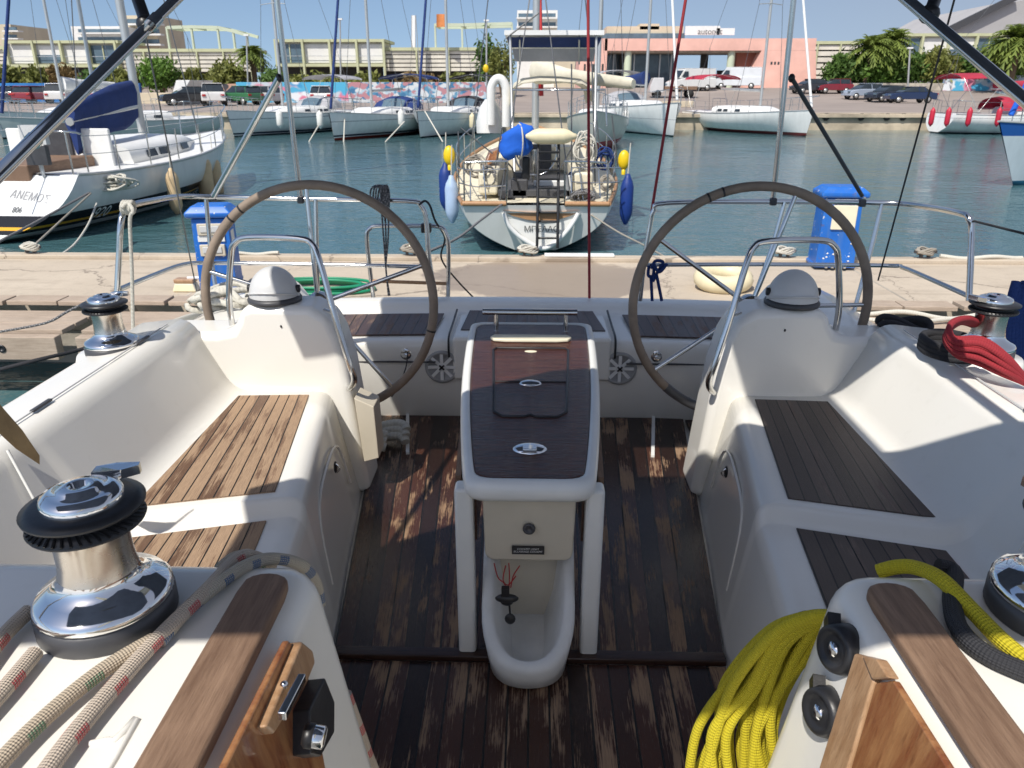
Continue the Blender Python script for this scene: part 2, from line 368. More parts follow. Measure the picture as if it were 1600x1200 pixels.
for s in (-1, 1):
    rings = []
    for y in (.6, .95, 1.2, 1.5, 1.8, 1.882, 1.888, 1.90, 1.915, 1.928, 1.935, 2.05, 2.3, 2.6, 2.84, 2.91, 2.98, 3.3, 3.7, 4.0, 4.3):
        w_ = max(0, 1-abs(y-1.91)/.45)
        rings.append([mir(V((p.x, p.y+.04*w_-.26*w_*(max(.7, min(p.x, 1.3))-.76), p.z)), s) for p in fillet(side_section(y), RAD, 5)])
    mb.loft(rings, closed=False, caps=False)
# floor pan, stern face
mb.box((0, 2.2, -.045), (2.5, 3.4, .05))
mb.build('cockpit_moulding', M['gel'], Y0)
# companionway shoulders (the coachroof's after end)
mb = MB()
for s, xi, nm in ((-1, .335, 'l'), (1, .475, 'r')):
    sec = [(xi-.15, -.1), (xi-.07, .45), (xi, .90), (1.62, .90), (1.72, .5), (1.72, -.1)]
    poly = [V((x*s, -.5, z)) for x, z in sec]
    m2 = MB(); m2.prism(poly, (0, 1.52, 0)); m2.build('coachroof_shoulder', M['gel'], Y0, bevel=.055, seg=5)
    # teak rubbing strip let into the top
    x0, x1 = ((-.425, -.355) if s < 0 else (.492, .565)); c = (x0+x1)/2; w = (x1-x0)/2
    out = [V((c-w, -.2, .897)), V((c+w, -.2, .897)), V((c+w, .90, .897))]
    out += [V((c+w*math.cos(a), .92+w*.75*math.sin(a), .897)) for a in [math.pi*k/8 for k in range(1, 8)]]+[V((c-w, .90, .897))]
    m2 = MB(); m2.prism(out, (0, 0, .022)); m2.build('teak_strip', M['greyteak'], Y0, bevel=.006)
# recessed gutter lip on the left shoulder
m2 = MB(); m2.tube([V((-.46, -.1, .900)), V((-.46, .62, .9005)), V((-.475, .645, .9005)), V((-.50, .64, .9005))], .004, sub=4); m2.build('gutter_lip', M['gel'], Y0)
# ---- washboard rails, lining and fittings on the slanting companionway faces
def face(px, py, s, off=0):
    d = ray(px, py); k_ = .07/.45; xi = (.475 if s > 0 else .335)-off
    # plane s*x = xi-(.9-z)*k_
    t_ = (xi-(.9-EYE.z)*k_)/(s*d.x-d.z*k_); return EYE+d*t_
def slab(pts, s, th, off=.0):
    a = [face(x, y, s, off) for x, y in pts]; return MB().prism(a, V((-s*th, 0, .15*th)))
slab([(1347, 1022), (1362, 1026), (1378, 1066), (1333, 1218), (1286, 1218)], 1, .012).build('washboard_rail', M['pine'], Y0, bevel=.004)
slab([(1379, 1068), (1408, 1065), (1508, 1222), (1334, 1222)], 1, .010).build('companionway_lining', M['redwood'], Y0, bevel=.003, label='red varnished wood panel inside the right of the companionway')
slab([(1364, 1026), (1388, 1032), (1408, 1062), (1380, 1064)], 1, .016).build('lining_cap', M['pine'], Y0, bevel=.003)
slab([(448, 1004), (466, 1018), (470, 1038), (458, 1066), (402, 1150), (388, 1138)], -1, .022).build('washboard_rail', M['pine'], Y0, bevel=.004)
slab([(330, 1218), (440, 1001), (448, 1010), (470, 1050), (502, 1218)], -1, .010).build('companionway_lining', M['redwood'], Y0, bevel=.003)
lko = slab([(446, 1112), (472, 1062), (488, 1100), (487, 1148), (464, 1186), (446, 1182)], -1, .034, .0).build('companionway_lock', M['black'], Y0, bevel=.003)
k = MB(); k.bar(face(440, 1120, -1, .036), face(472, 1058, -1, .036), .011, .012); k.build('lock_plate', M['chrome'], lko, bevel=.002)
nl = V((1, 0, -.155)).normalized().to_track_quat('Z', 'Y').to_matrix()
c_ = face(474, 1148, -1, .036); k = MB(); k.lathe([(0, 0), (.012, 0), (.016, .004), (.016, .012), (.011, .018)], 20, c_, nl); k.build('lock_knob', M['black'], lko)
k = MB(); k.lathe([(.0145, .014), (.0145, .026), (.012, .028), (0, .028)], 24, c_, nl); k.build('knob_cap', M['chrome'], lko)
k = MB(); k.ball(face(444, 1070, -1, .022), .0055); k.build('rail_screw', M['chrome'], lko)
nr = V((-.93, -.30, .2)).normalized().to_track_quat('Z', 'Y').to_matrix()
for px, py in ((1310, 1014), (1286, 1112)):
    c = face(px, py, 1, .012); k = MB(); k.lathe([(0, -.03), (.036, -.03), (.037, .0), (.034, .010), (.027, .014), (.023, .009), (.016, .009), (0, .009)], 28, c, nr)
    k.bar(c+V((-.002, .02, .006)), c+V((.004, .045, .022)), .018, .034); so = k.build('cleat_socket', M['black'], Y0)
    k = MB(); k.lathe([(0, .008), (.011, .008), (.011, .013), (0, .0135)], 18, c, nr); k.build('socket_pin', M['chrome'], so)
# ---- cockpit sole teak
def solex(y): return (.585+(y-1.73)*.114)
m2 = MB()
m2.patch((-solex(1.80), 1.84, 0), (solex(1.80), 1.84, 0), (solex(3.55), 3.60, 0), (-solex(3.55), 3.60, 0), 22, .01, 44, 10)
m2.build('teak_sole', M['sole'], Y0)
m2 = MB(); m2.patch((-solex(1.1)-.05, 1.03, 0), (solex(1.1)+.05, 1.03, 0), (solex(1.75), 1.79, 0), (-solex(1.75), 1.79, 0), 20, .01, 20, 6); m2.build('teak_sole', M['sole'], Y0)
m2 = MB(); m2.box((0, 1.815, .006), (1.18, .040, .022)); m2.build('sole_beam', M['beam'], Y0, bevel=.004)
for s in (-1, 1):
    m2 = MB(); a = .80*s; m2.patch((min(a, 1.2*s), 2.95, 0), (max(a, 1.2*s), 2.95, 0), (max(a+.0*s, 1.2*s), 3.58, 0), (min(a, 1.2*s), 3.58, 0), 8, .01, 8, 4); m2.build('teak_sole', M['sole'], Y0)
    m2 = MB(); m2.bar((.57*s, 3.15, .004), (.64*s, 3.60, .004), .016, .012); m2.build('sole_joint', M['geld'], Y0)
# ---- seat teak
def seat_patch(s, y0, y0b, y1, y1b, i0, o0, i1, o1, z, n, m):
    q = [(i0*s, y0, z), (o0*s, y0b, z), (o1*s, y1b, z), (i1*s, y1, z)]
    if s < 0: q = [q[1], q[0], q[3], q[2]]
    f = lambda p, u, v: p+V((0, .045*math.sin(math.pi*u)*(1-v)*-1, 0)) if False else p
    MB().patch(*q, planks=n, th=.006, nu=n*2, nv=8, f=f).build('seat_teak', m, Y0)
seat_patch(-1, 2.0, 1.90, 2.77, 2.75, .775, 1.165, .885, 1.235, .4545, 9, M['seat_sunlit'])
seat_patch(1, 2.0, 1.90, 2.77, 2.75, .775, 1.165, .885, 1.235, .4545, 9, M['seat_shaded'])
seat_patch(-1, 1.12, 1.10, 1.905, 1.80, .685, 1.13, .775, 1.15, .4095, 9, M['seat_sunlit'])
seat_patch(1, 1.12, 1.10, 1.905, 1.80, .685, 1.13, .775, 1.15, .4095, 9, M['seat_shaded'])
# ---- seat front lockers (moulded outline, latch), coaming seam and slots
for s in (-1, 1):
    k = MB(); P = [V((s*(.60+(y-1.73)*.114+.066*(z/.45)-.004), y, z)) for y, z in ((2.05, .08), (2.12, .30), (2.35, .345), (2.6, .31), (2.66, .12))]
    k.tube(P, .006, 6, sub=5); k.build('locker_outline', M['gel'], Y0)
    k = MB(); c = V((s*.712, 2.45, .30)); k.ball(c, (.006, .016, .024)); lo = k.build('seat_latch', M['black'], Y0)
    k = MB(); k.tube([c+V((-.004*s, -.008, .018)), c+V((-.018*s, -.008, 0)), c+V((-.004*s, -.008, -.018))], .003, 6, sub=4); k.build('latch_ring', M['chrome'], lo)
    k = MB(); k.tube([V((s*1.398, y, .7505)) for y in (1.1, 1.6, 2.2, 2.75)], .0028, 5); k.build('coaming_seam', M['compass'], Y0)
    for y in (1.95, 2.55):
        k = MB(); k.box((s*1.397, y, .752), (.014, .09, .008)); k.build('drain_slot', M['dgrey'], Y0, bevel=.003)
    k = MB(); k.tube([V((s*1.195, 1.62, .47)), V((s*1.265, 1.66, .60)), V((s*1.335, 1.70, .735))], .004, 6, sub=4); k.build('backrest_joint', M['geld'], Y0)
# ---- steering pedestals
OUT = [(.68, -.02), (.70, .20), (.715, .36), (.735, .55), (.765, .68), (.80, .755), (.87, .795), (1.10, .80), (1.150, .785), (1.162, .74), (1.185, .702), (1.25, .688), (1.46, .69), (1.52, .62), (1.5, .3), (1.45, -.02)]
for s in (-1, 1):
    k = MB(); front = [V((x*s, 2.81+(.03 if z > .5 else 0)*(z-.5)/.34, z)) for x, z in OUT]; back = [V((x*s, 3.04, z)) for x, z in OUT]
    if s < 0: pass
    k.loft([front, back], smooth=False); ped = k.build('steering_pedestal', M['gel'], Y0, bevel=.035, seg=5)
    c = V((1.033*s, 2.935, .802))
    k = MB(); k.lathe([(0, -.005), (.105, -.005), (.107, .006), (.100, .016), (0, .016)], 32, c); co = k.build('compass', M['dgrey'], ped)
    k = MB(); prof = [(.098*math.cos(a), .018+.115*math.sin(a)) for a in [math.pi/2*i/10 for i in range(11)]]; k.lathe(prof, 32, c); k.build('compass_hood', M['compass'], ped)
    k = MB(); k.tube([c+V((.099*math.cos(a), -.099*math.sin(a)*1.0, .018+.03*math.sin(a))) for a in [math.pi*i/12 for i in range(13)]], .004, 6); k.build('hood_rim', M['compass'], ped)
    for q in (-1, 1):
        k = MB(); k.lathe([(0, 0), (.016, 0), (.016, .012), (0, .014)], 14, c+V((q*.092, 0, .045)), Matrix.Rotation(R(90*q), 3, 'Y')); k.build('hood_pivot', M['black'], ped)
    g = [PY(365, 519, 2.93), PY(358, 470, 2.92), PY(361, 400, 2.92), PY(367, 380, 2.91), PY(388, 371, 2.90), PY(466, 373, 2.86), PY(488, 382, 2.85), PY(500, 410, 2.83), PY(522, 490, 2.79), PY(545, 565, 2.76), PY(553, 588, 2.76), PY(552, 600, 2.775), PY(546, 608, 2.81)]
    off = .012
    g = [mir(V((-p.x, p.y, p.z)), s) for p in g]
    k = MB(); k.tube(g, .0125, 10, sub=4); k.lathe([(0, 0), (.025, 0), (.025, .008), (.013, .01)], 16, g[0]-V((0, 0, .008))); k.tube([g[8], g[8]+V((.05*s, .05, 0))], .007, 8); k.build('guard_rail', M['steel'], ped)
    # cover box on the inboard foot
    k = MB(); q = [PY(553, 622, 2.77), PY(584, 636, 2.77), PY(592, 716, 2.77), PY(569, 722, 2.77)]; q = [mir(V((-p.x, p.y, p.z)), s) for p in q]
    if s < 0: k.prism(q, (0, .12, 0)); k.build('cover_box', M['panel'], ped, bevel=.004, label='beige cover box at the foot of the left steering pedestal')
    k = MB(); k.ball(V((.985*s, 2.828, .72)), (.004, .004, .006), 8); k.build('drain_hole', M['black'], ped)
# ---- steering wheels
def wheel(cx, angs):
    c = V((cx, 3.10, .742)); rot = Matrix.Rotation(R(-3), 3, 'X'); Rr = .488
    pt = lambda a, r, d=0: c+rot @ V((r*math.cos(R(a)), d, r*math.sin(R(a))))
    k = MB(); k.tube([pt(a, Rr) for a in range(0, 360, 5)], .0195, 12, closed=True); w = k.build('steering_wheel', M['leather'], Y0)
    k = MB(); k.lathe([(0, -.03), (.045, -.03), (.05, -.01), (.05, .04), (.03, .05), (.03, .13)], 20, c+V((0, -.0, 0)), Matrix.Rotation(R(90), 3, 'X')); k.build('wheel_hub', M['steel'], w)
    for a in angs:
        k = MB(); k.tube([pt(a, .04, -.02), pt(a, .2, -.015), pt(a, Rr-.01, 0)], .0098, 8, sub=3); k.build('wheel_spoke', M['steel'], w)
    for a in (angs[0]+35, angs[2]+38, angs[4]-30):
        k = MB(); k.tube([pt(a+d, Rr) for d in (-.45, 0, .45)], .0208, 12); k.build('rim_seam', M['black'], w)
    k = MB(); k.tube([pt(angs[3]+d, Rr) for d in (4, 7, 10, 13)] if cx < 0 else [pt(228+d, Rr) for d in range(0, 25, 4)], .0206, 12); k.build('rim_tape', M['dgrey'], w)
wheel(-.902, [92, 20, -52, 236, 164]); wheel(.917, [73, 1, -71, 217, 145])
# ---- stern bench
k = MB(); prof = [(3.62, -.02), (3.60, .38), (3.62, .415), (4.06, .42), (4.09, .43), (4.13, .468), (4.26, .472), (4.34, .42), (4.34, -.85), (4.2, -.9)]
def bx(x): return .05*(x/1.3)**2
rings = [[V((x, y-(bx(x)*1.6 if y > 4.05 else -bx(x)*.3), z)) for y, z in fillet([V((a, b, 0)) for a, b in prof], [0, .03, .03, .03, .03, .03, .05, .05, .05, 0], 4) for y, z in [(y.x, y.y) for y in [V((0, 0, 0))]]] for x in (0,)] if False else []
pf = [(p.x, p.y) for p in fillet([V((a, b, 0)) for a, b in prof], [0, .03, .03, .02, .03, .03, .04, .05, .05, 0], 4)]
for xs in ([-1.45+.15*i for i in range(20)],):
    rings = [[V((x, y-bx(x)*1.5, z)) for y, z in pf] for x in [-1.5+.15*i for i in range(21)]]
k.loft(rings, closed=True, caps=True); k.build('stern_bench', M['gel'], Y0)
for a, b in ((-1.12, -.50), (.52, 1.14)):
    k = MB(); k.patch((a, 3.675, .427), (b, 3.675, .427), (b+(.02 if a < 0 else .03), 4.02, .436), (a-.02, 4.02, .436), 11, .006, 22, 4, f=lambda p, u, v: p-V((0, bx(p.x)*1.5, 0))); k.build('bench_teak', M['bench'], Y0)
k = MB(); k.patch((-.36, 3.70, .440), (.38, 3.70, .440), (.34, 4.045, .444), (-.34, 4.045, .444), 13, .02, 13, 4); k.build('gate_teak', M['bench'], Y0)
k = MB(); k.box((0.005, 3.79, .32), (.80, .42, .23)); k.build('stern_gate', M['gel'], Y0, bevel=.02)
for x in (-.412, .422):
    k = MB(); k.tube([V((x, 3.585, .33)), V((x, 3.583, .405)), V((x, 3.63, .435)), V((x, 3.8, .437)), V((x, 4.05, .445))], .006, 6, sub=3); k.build('gate_gap', M['black'], Y0)
for s in (-1, 1):
    k = MB(); k.box((.76*s, 3.575, .306), (.56, .012, .006)); k.build('bench_seam', M['dgrey'], Y0)
    c = V((.45*s, 3.596, .275)); rm = Matrix.Rotation(R(90), 3, 'X')
    k = MB(); k.lathe([(0, 0), (.088, 0), (.086, .010), (.070, .014), (.068, .006), (0, .006)], 36, c, rm); sp = k.build('speaker', M['speaker'], Y0)
    k = MB(); k.lathe([(.0, .010), (.018, .012), (.018, .010)], 18, c, rm)
    for i in range(8):
        a = math.pi*2*i/8; k.bar(c+rm @ V((math.cos(a)*.012, math.sin(a)*.012, .009)), c+rm @ V((math.cos(a)*.07, math.sin(a)*.07, .012)), .016, .005, (0, 1, 0))
    k.build('speaker_grille', M['white'], sp)
    k = MB()
    for i in (-1, 1): k.bar(c+V((-.012, -.018, -.012*i)), c+V((.012, -.018, .012*i)), .008, .004, (0, 1, 0))
    k.build('speaker_badge', M['black'], sp)
    c = V((.635*s, 3.592, .345)); k = MB(); k.lathe([(0, 0), (.036, 0), (.034, .006), (.02, .010), (0, .011)], 20, c, rm); lo = k.build('bench_latch', M['chrome'], Y0)
    k = MB(); k.bar(c+V((-.014, -.012, -.006)), c+V((.014, -.012, -.006)), .012, .014); k.build('latch_tongue', M['chrome'], lo)
# ---- cockpit table
TP = [(1.80, .140, .610), (1.86, .154, .613), (2.1, .180, .624), (2.4, .205, .640), (2.7, .218, .658), (2.92, .222, .671), (3.0, .218, .676)]
def tz(y):
    for (a, _, za), (b, _, zb) in zip(TP, TP[1:]):
        if y <= b: return za+(zb-za)*(y-a)/(b-a)
    return TP[-1][2]
def rrect(pts, r, n=5): return fillet([V(p) for p in pts], r, n, True)
outl = [(-w-.0, y) for y, w, z in TP]+[(w, y) for y, w, z in reversed(TP)]
def plan(grow, dz, y0=1.80, y1=3.0):
    p = [V((-(w+grow), y, 0)) for y, w, z in TP]; p[0].y -= grow; p[-1].y += grow
    q = [V((-v.x, v.y, 0)) for v in reversed(p)]; L = fillet(p+q, [.05]+[.2]*(len(TP)-2)+[.05]*2+[.2]*(len(TP)-2)+[.05], 4, True)
    return [V((v.x, v.y, tz(v.y)+dz)) for v in L]
k = MB(); k.loft([plan(.004, -.055), plan(.022, -.05), plan(.031, -.035), plan(.034, -.015), plan(.028, .006), plan(.014, .012), plan(.004, .010), plan(.002, .002)])
tb = k.build('cockpit_table', M['geld'], Y0)
k = MB(); k.loft([plan(.002, -.01), plan(.002, .0065), plan(-.004, .008)]); k.build('table_top', M['tabletop'], tb)
def onT(x, y, d=.010): return V((x, y, tz(y)+d))
k = MB(); k.tube([onT(-.130, 2.735), onT(-.142, 2.715), onT(-.115, 2.20), onT(-.085, 2.165), onT(-.02, 2.165), onT(0, 2.18), onT(.02, 2.165), onT(.085, 2.165), onT(.115, 2.20), onT(.142, 2.715), onT(.130, 2.735), onT(-.130, 2.735)], .0045, 6); k.tube([onT(-.128, 2.43), onT(.128, 2.43)], .003, 6); k.build('icebox_lid_seam', M['black'], tb)
k = MB(); k.prism([onT(-.145, 2.80), onT(-.10, 2.792), onT(.10, 2.792), onT(.145, 2.80), onT(.16, 2.825), onT(.145, 2.85), onT(-.145, 2.85), onT(-.16, 2.825)], (0, 0, .012)); k.build('recess_handle', M['cream'], tb, bevel=.004)
k = MB(); k.ball(onT(.0, 2.71, .004), (.035, .018, .006), 16); k.build('lid_finger_pull', M['cream'], tb)
for y, a, b in ((2.42, .042, .026), (1.965, .052, .036)):
    k = MB(); k.ball(onT(0, y, .004), (a, b, .016), 20); lt = k.build('lid_latch', M['chrome'], tb)
k = MB(); k.box(onT(0, 1.945, .018), (.040, .030, .012)); k.build('latch_button', M['chrome'], tb, bevel=.003)
k = MB(); k.tube([onT(-.195, 2.93, .085), onT(.185, 2.93, .085)], .013, 12); [k.tube([onT(x, 2.93, 0), onT(x, 2.93, .085)], .010, 10) for x in (-.14, .14)]; [k.lathe([(.02, 0), (.02, .006), (.011, .008)], 14, onT(x, 2.93, 0)) for x in (-.14, .14)]; k.build('grab_bar', M['steel'], tb)
for s in (-1, 1):
    k = MB(); k.box((.182*s, 1.845, .285), (.052, .06, .575)); k.build('table_leg', M['geld'], tb, bevel=.012)
    k = MB(); k.prism([V((s*.150, 1.88, .575)), V((s*.150, 1.88, .37)), V((s*.150, 2.6, .40)), V((s*.150, 2.6, .61))], (s*.018, 0, 0)); k.build('side_shelf', M['tabletop'], tb)
    k = MB(); k.prism([V((s*(.195), 1.90, .42)), V((s*.195, 1.90, .57)), V((s*.240, 2.9, .62)), V((s*.240, 2.9, .30))], (s*.016, 0, 0)); k.build('drop_leaf', M['greyteak'], tb)
k = MB(); k.prism(rrect([(-.132, 1.83, .59), (.132, 1.83, .59), (.125, 1.83, .335), (-.125, 1.83, .335)], .03), (0, .75, 0)); fb = k.build('icebox', M['panel'], tb, bevel=.006)
k = MB(); k.lathe([(0, 0), (.018, 0), (.017, .004), (.009, .005), (.008, .002), (0, .002)], 20, V((0, 1.824, .445)), Matrix.Rotation(R(90), 3, 'X')); k.build('drain_plug', M['dgrey'], tb)
k = MB(); k.box((-.002, 1.823, .375), (.092, .004, .026)); k.build('label_plate', M['black'], tb)
def text_mesh(name, s, size, mat_, parent, origin, xdir, ydir, align='CENTER', depth=.0):
    cu = bpy.data.curves.new(name, 'FONT'); cu.body = s; cu.size = size; cu.align_x = align; cu.extrude = depth
    ob = bpy.data.objects.new(name, cu); COL.objects.link(ob); bpy.context.view_layer.update()
    me = bpy.data.meshes.new_from_object(ob.evaluated_get(bpy.context.evaluated_depsgraph_get())); bpy.data.objects.remove(ob)
    x = V(xdir).normalized(); y = V(ydir).normalized(); z = x.cross(y); o0 = V((0, 0, 0)); p = parent
    while p: o0 += p.location; p = p.parent
    for v in me.vertices: c = v.co.copy(); v.co = V(origin)-o0+x*c.x+y*c.y+z*c.z
    me.materials.clear(); me.materials.append(mat_); o = bpy.data.objects.new(name, me); COL.objects.link(o); o.parent = parent; return o
text_mesh('label_text', 'COCKPIT LIGHT\nECLAIRAGE COCKPIT', .0085, M['white'], tb, (-.002, 1.8205, .377), (1, 0, 0), (0, 0, 1))
# ---- white moulded bin under the table
def ring(g, dz, ff):
    p = [V((-.135-g, 2.0, 0)), V((-.135-g, 1.66-g*.9, 0)), V((.135+g, 1.66-g*.9, 0)), V((.135+g, 2.0, 0))]
    q = fillet(p, [.01, .14, .14, .01], 8, True); return [V((v.x, v.y, ff(v.y)+dz)) for v in q]
rimz = lambda y: .075+max(0, y-1.66)*.85
k = MB(); k.loft([ring(-.03, .006, lambda y: 0), ring(-.02, .01, lambda y: 0), ring(.0, 0, rimz), ring(-.008, .008, rimz), ring(-.024, .008, rimz), ring(-.034, -.004, rimz), ring(-.060, .0, lambda y: .05+.25*max(0, y-1.7)), ring(-.085, .0, lambda y: .03)], smooth=True)
bo = k.build('moulded_bin', M['tubgrey'], Y0)
k = MB(); k.box((0, 1.985, .24), (.235, .012, .44)); k.build('bin_back', M['panel'], bo)
k = MB(); k.ball((-.01, 1.69, .036), (.004, .010, .002), 8); k.build('bin_stain', M['black'], bo)
# dangling wires and plug
sw = thing('dangling_socket', 'black switch and plug dangling on red wires in front of the white bin', 'switch', tuple(PY(795, 900, 1.78)))
k = MB(); c = PY(792, 935, 1.77); k.ball(c, (.034, .012, .014), 14); k.box(c+V((-.004, 0, .022)), (.022, .016, .03)); k.ball(c+V((.0, 0, -.008)), (.02, .011, .016)); k.build('switch_body', M['black'], sw)
k = MB(); k.ball(PY(797, 967, 1.77), (.016, .008, .018), 12); k.tube([PY(796, 945, 1.77), PY(797, 960, 1.77)], .003, 6); k.build('round_plug', M['black'], sw)
for a in ([(772, 880), (778, 902), (788, 912), (792, 925)], [(795, 880), (796, 900), (795, 925)], [(812, 884), (802, 900), (798, 918)], [(790, 884), (786, 906), (794, 914), (806, 900)]):
    k = MB(); k.tube([PY(x, y, 1.79) for x, y in a], .0018, 6, sub=5); k.build('wire', M['redpaint'], sw)
# ---- winches
wp = MB(); wp.lathe([(0, 0), (.104, 0), (.106, .004), (.106, .034), (.100, .038)], 40)
W0 = wp.build('winch', M['dgrey'], Y0)
def wpart(nm, prof, m, n=40): return MB().lathe(prof, n).build(nm, m, None)
wparts = []
k = MB(); k.lathe([(.099, .036), (.1045, .040), (.104, .050), (.098, .058), (.080, .066), (.066, .076), (.060, .088), (.0595, .095)], 44); wparts.append(('winch_base', M['chrome'], k))
k = MB(); k.lathe([(.0595, .094), (.0575, .102), (.0555, .120), (.0555, .150), (.057, .168), (.060, .176)], 44); wparts.append(('winch_drum', M['satin'], k))
k = MB(); k.lathe([(.050, .172), (.072, .175), (.084, .180), (.086, .184), (.066, .192), (.063, .196), (.066, .200), (.088, .207), (.089, .212), (.074, .218), (.055, .219), (0, .219)], 44)
for i in range(40):
    a = math.pi*2*i/40; k.bar(V((.064*math.cos(a), .064*math.sin(a), .192)), V((.084*math.cos(a+.12), .084*math.sin(a+.12), .186)), .003, .004)
wparts.append(('self_tailing_jaw', M['black'], k))
k = MB(); k.lathe([(.060, .217), (.060, .226), (.057, .233), (.046, .238), (.034, .239), (.033, .244), (.020, .246), (.0125, .246), (.012, .236), (0, .234)], 36)
k.prism([V((.02, .045, .224)), V((.06, .03, .224)), V((.088, .028, .226)), V((.092, .04, .226)), V((.06, .062, .224)), V((.03, .066, .224))], (0, 0, .016)); wparts.append(('winch_top', M['chrome'], k))
for nm, m, k in wparts: k.build(nm, m, W0)
# prototype built at world origin: shift so that local coordinates match
sh = Y0.location
def fixlocal(o, d):
    for v in o.data.vertices: v.co += d
fixlocal(W0, sh)
for c in kids(W0): fixlocal(c, sh)
def place_winch(o, p, rz, k_=.86): o.scale = (k_, k_, k_); o.location = V(p)-sh; o.rotation_euler = (0, 0, R(rz))
wpos = [(PZ(172, 962, .9), 35), (PZ(1650, 960, .9), 140), (PY(178, 550, 2.52), 20), (PY(1535, 555, 2.45), 150)]
ws = [W0]+[copy_tree(W0, Y0) for _ in range(3)]
for o, (p, rz) in zip(ws, wpos): place_winch(o, p+V((0, .0, .0)), rz)
for p, _ in wpos[2:]:
    k = MB(); k.lathe([(.14, -.12), (.125, -.02), (.118, 0.001), (0, .001)], 28, p); k.build('winch_plinth', M['gel'], Y0)
# ---- rails, poles and bimini frame
def tubep(name, pts, r, m='steel', sub=4, par=Y0, **kw):
    k = MB(); k.tube([PY(*p) for p in pts], r, 10, sub=sub); return k.build(name, M[m], par, **kw)
pl = tubep('stern_rail', [(182, 475, 3.25), (186, 400, 3.28), (190, 342, 3.3), (203, 322, 3.42), (240, 313, 3.65), (282, 307, 3.95), (340, 308, 4.12), (480, 311, 4.16), (635, 314, 4.14), (658, 322, 4.14), (666, 345, 4.14), (670, 400, 4.13), (681, 470, 4.12)], .0135)
tubep('mid_rail', [(187, 452, 3.28), (230, 434, 3.55), (288, 413, 3.95), (335, 411, 4.12), (480, 413, 4.15), (672, 417, 4.13)], .0115, par=pl)
tubep('rail_post', [(322, 309, 4.1), (331, 410, 4.08), (347, 505, 4.0)], .012, par=pl)
tubep('rail_post', [(493, 312, 4.15), (497, 475, 4.1)], .012, par=pl)
pr = tubep('stern_rail', [(1000, 470, 4.12), (1008, 400, 4.13), (1016, 350, 4.14), (1022, 328, 4.14), (1042, 317, 4.14), (1200, 315, 4.16), (1380, 317, 4.12), (1440, 322, 3.95), (1500, 333, 3.5), (1514, 342, 3.42), (1518, 365, 3.4), (1514, 470, 3.3)], .0135)
tubep('mid_rail', [(1010, 414, 4.13), (1200, 413, 4.15), (1385, 415, 4.1), (1410, 418, 4.0), (1440, 430, 3.8), (1512, 462, 3.4)], .0115, par=pr)
tubep('rail_post', [(1226, 316, 4.15), (1205, 390, 4.13), (1176, 470, 4.1)], .012, par=pr)
tubep('rail_post', [(1378, 318, 4.12), (1358, 400, 4.08), (1328, 510, 4.0)], .012, par=pr)
tubep('boarding_ladder', [(584, 470, 4.32), (578, 420, 4.32), (573, 370, 4.32), (578, 357, 4.32), (592, 353, 4.32), (640, 353, 4.32), (685, 354, 4.32), (697, 366, 4.32), (701, 390, 4.32), (700, 465, 4.32)], .0125)
tubep('ladder_tread', [(577, 439, 4.32), (697, 443, 4.32)], .010, 'teakrail')
k = MB(); k.box(PY(666, 356, 4.2), (.055, .05, .05)); k.build('rail_clamp', M['black'], Y0, bevel=.006)
def longtube(name, a, b, r, e0=0, e1=0, m='steel', par=Y0):
    A = PY(*a); B = PY(*b); d = B-A; k = MB(); k.tube([A-d*e0, B+d*e1], r, 12); return k.build(name, M[m], par)
longtube('canopy_pole', (470, 312, 4.16), (433, 0, 4.10), .0135, 0, .25); longtube('canopy_pole', (1208, 312, 4.16), (1240, 0, 4.10), .0135, 0, .25)
def e_low(a, b): A = PY(*a); B = PY(*b); return (A.z-.89)/(B.z-A.z)
bl = longtube('canopy_frame', (0, 270, 1.50), (268, 6, 2.25), .0140, e_low((0, 270, 1.50), (268, 6, 2.25)), .3); br = longtube('canopy_frame', (1600, 155, 1.75), (1413, -4, 2.25), .0140, e_low((1600, 155, 1.75), (1413, -4, 2.25)), .35)
for a, par, q in ((PY(229, 38, 2.13), bl, (205, -30, 2.3)), (PY(1452, 22, 2.16), br, (1472, -30, 2.3))):
    k = MB(); k.ball(a, (.024, .03, .024), 12); k.tube([a, PY(*q)], .016, 10); k.build('frame_joint', M['black'], par)
for a, d, par in ((PY(50, 222, 1.62), PY(55, 217, 1.63), bl), (PY(235, 40, 2.1), PY(246, 28, 2.13), bl)):
    k = MB(); k.tube([a, d], .0165, 12); k.build('frame_sleeve', M['steel'], par)
longtube('canopy_strut', (334, 306, 4.1), (436, 122, 3.75), .0155); longtube('canopy_strut', (1347, 306, 4.1), (1237, 122, 3.75), .0105, m='dgrey')
for p in ((436, 122, 3.75), (1237, 122, 3.75)):
    k = MB(); k.ball(PY(*p), (.016, .016, .02), 10); k.build('strut_cap', M['black'], Y0)
for p in ((334, 308, 4.12), (470, 312, 4.15), (1208, 315, 4.15), (1347, 317, 4.13)):
    k = MB(); k.box(PY(*p), (.035, .035, .04)); k.build('rail_fitting', M['dgrey'], Y0, bevel=.008)
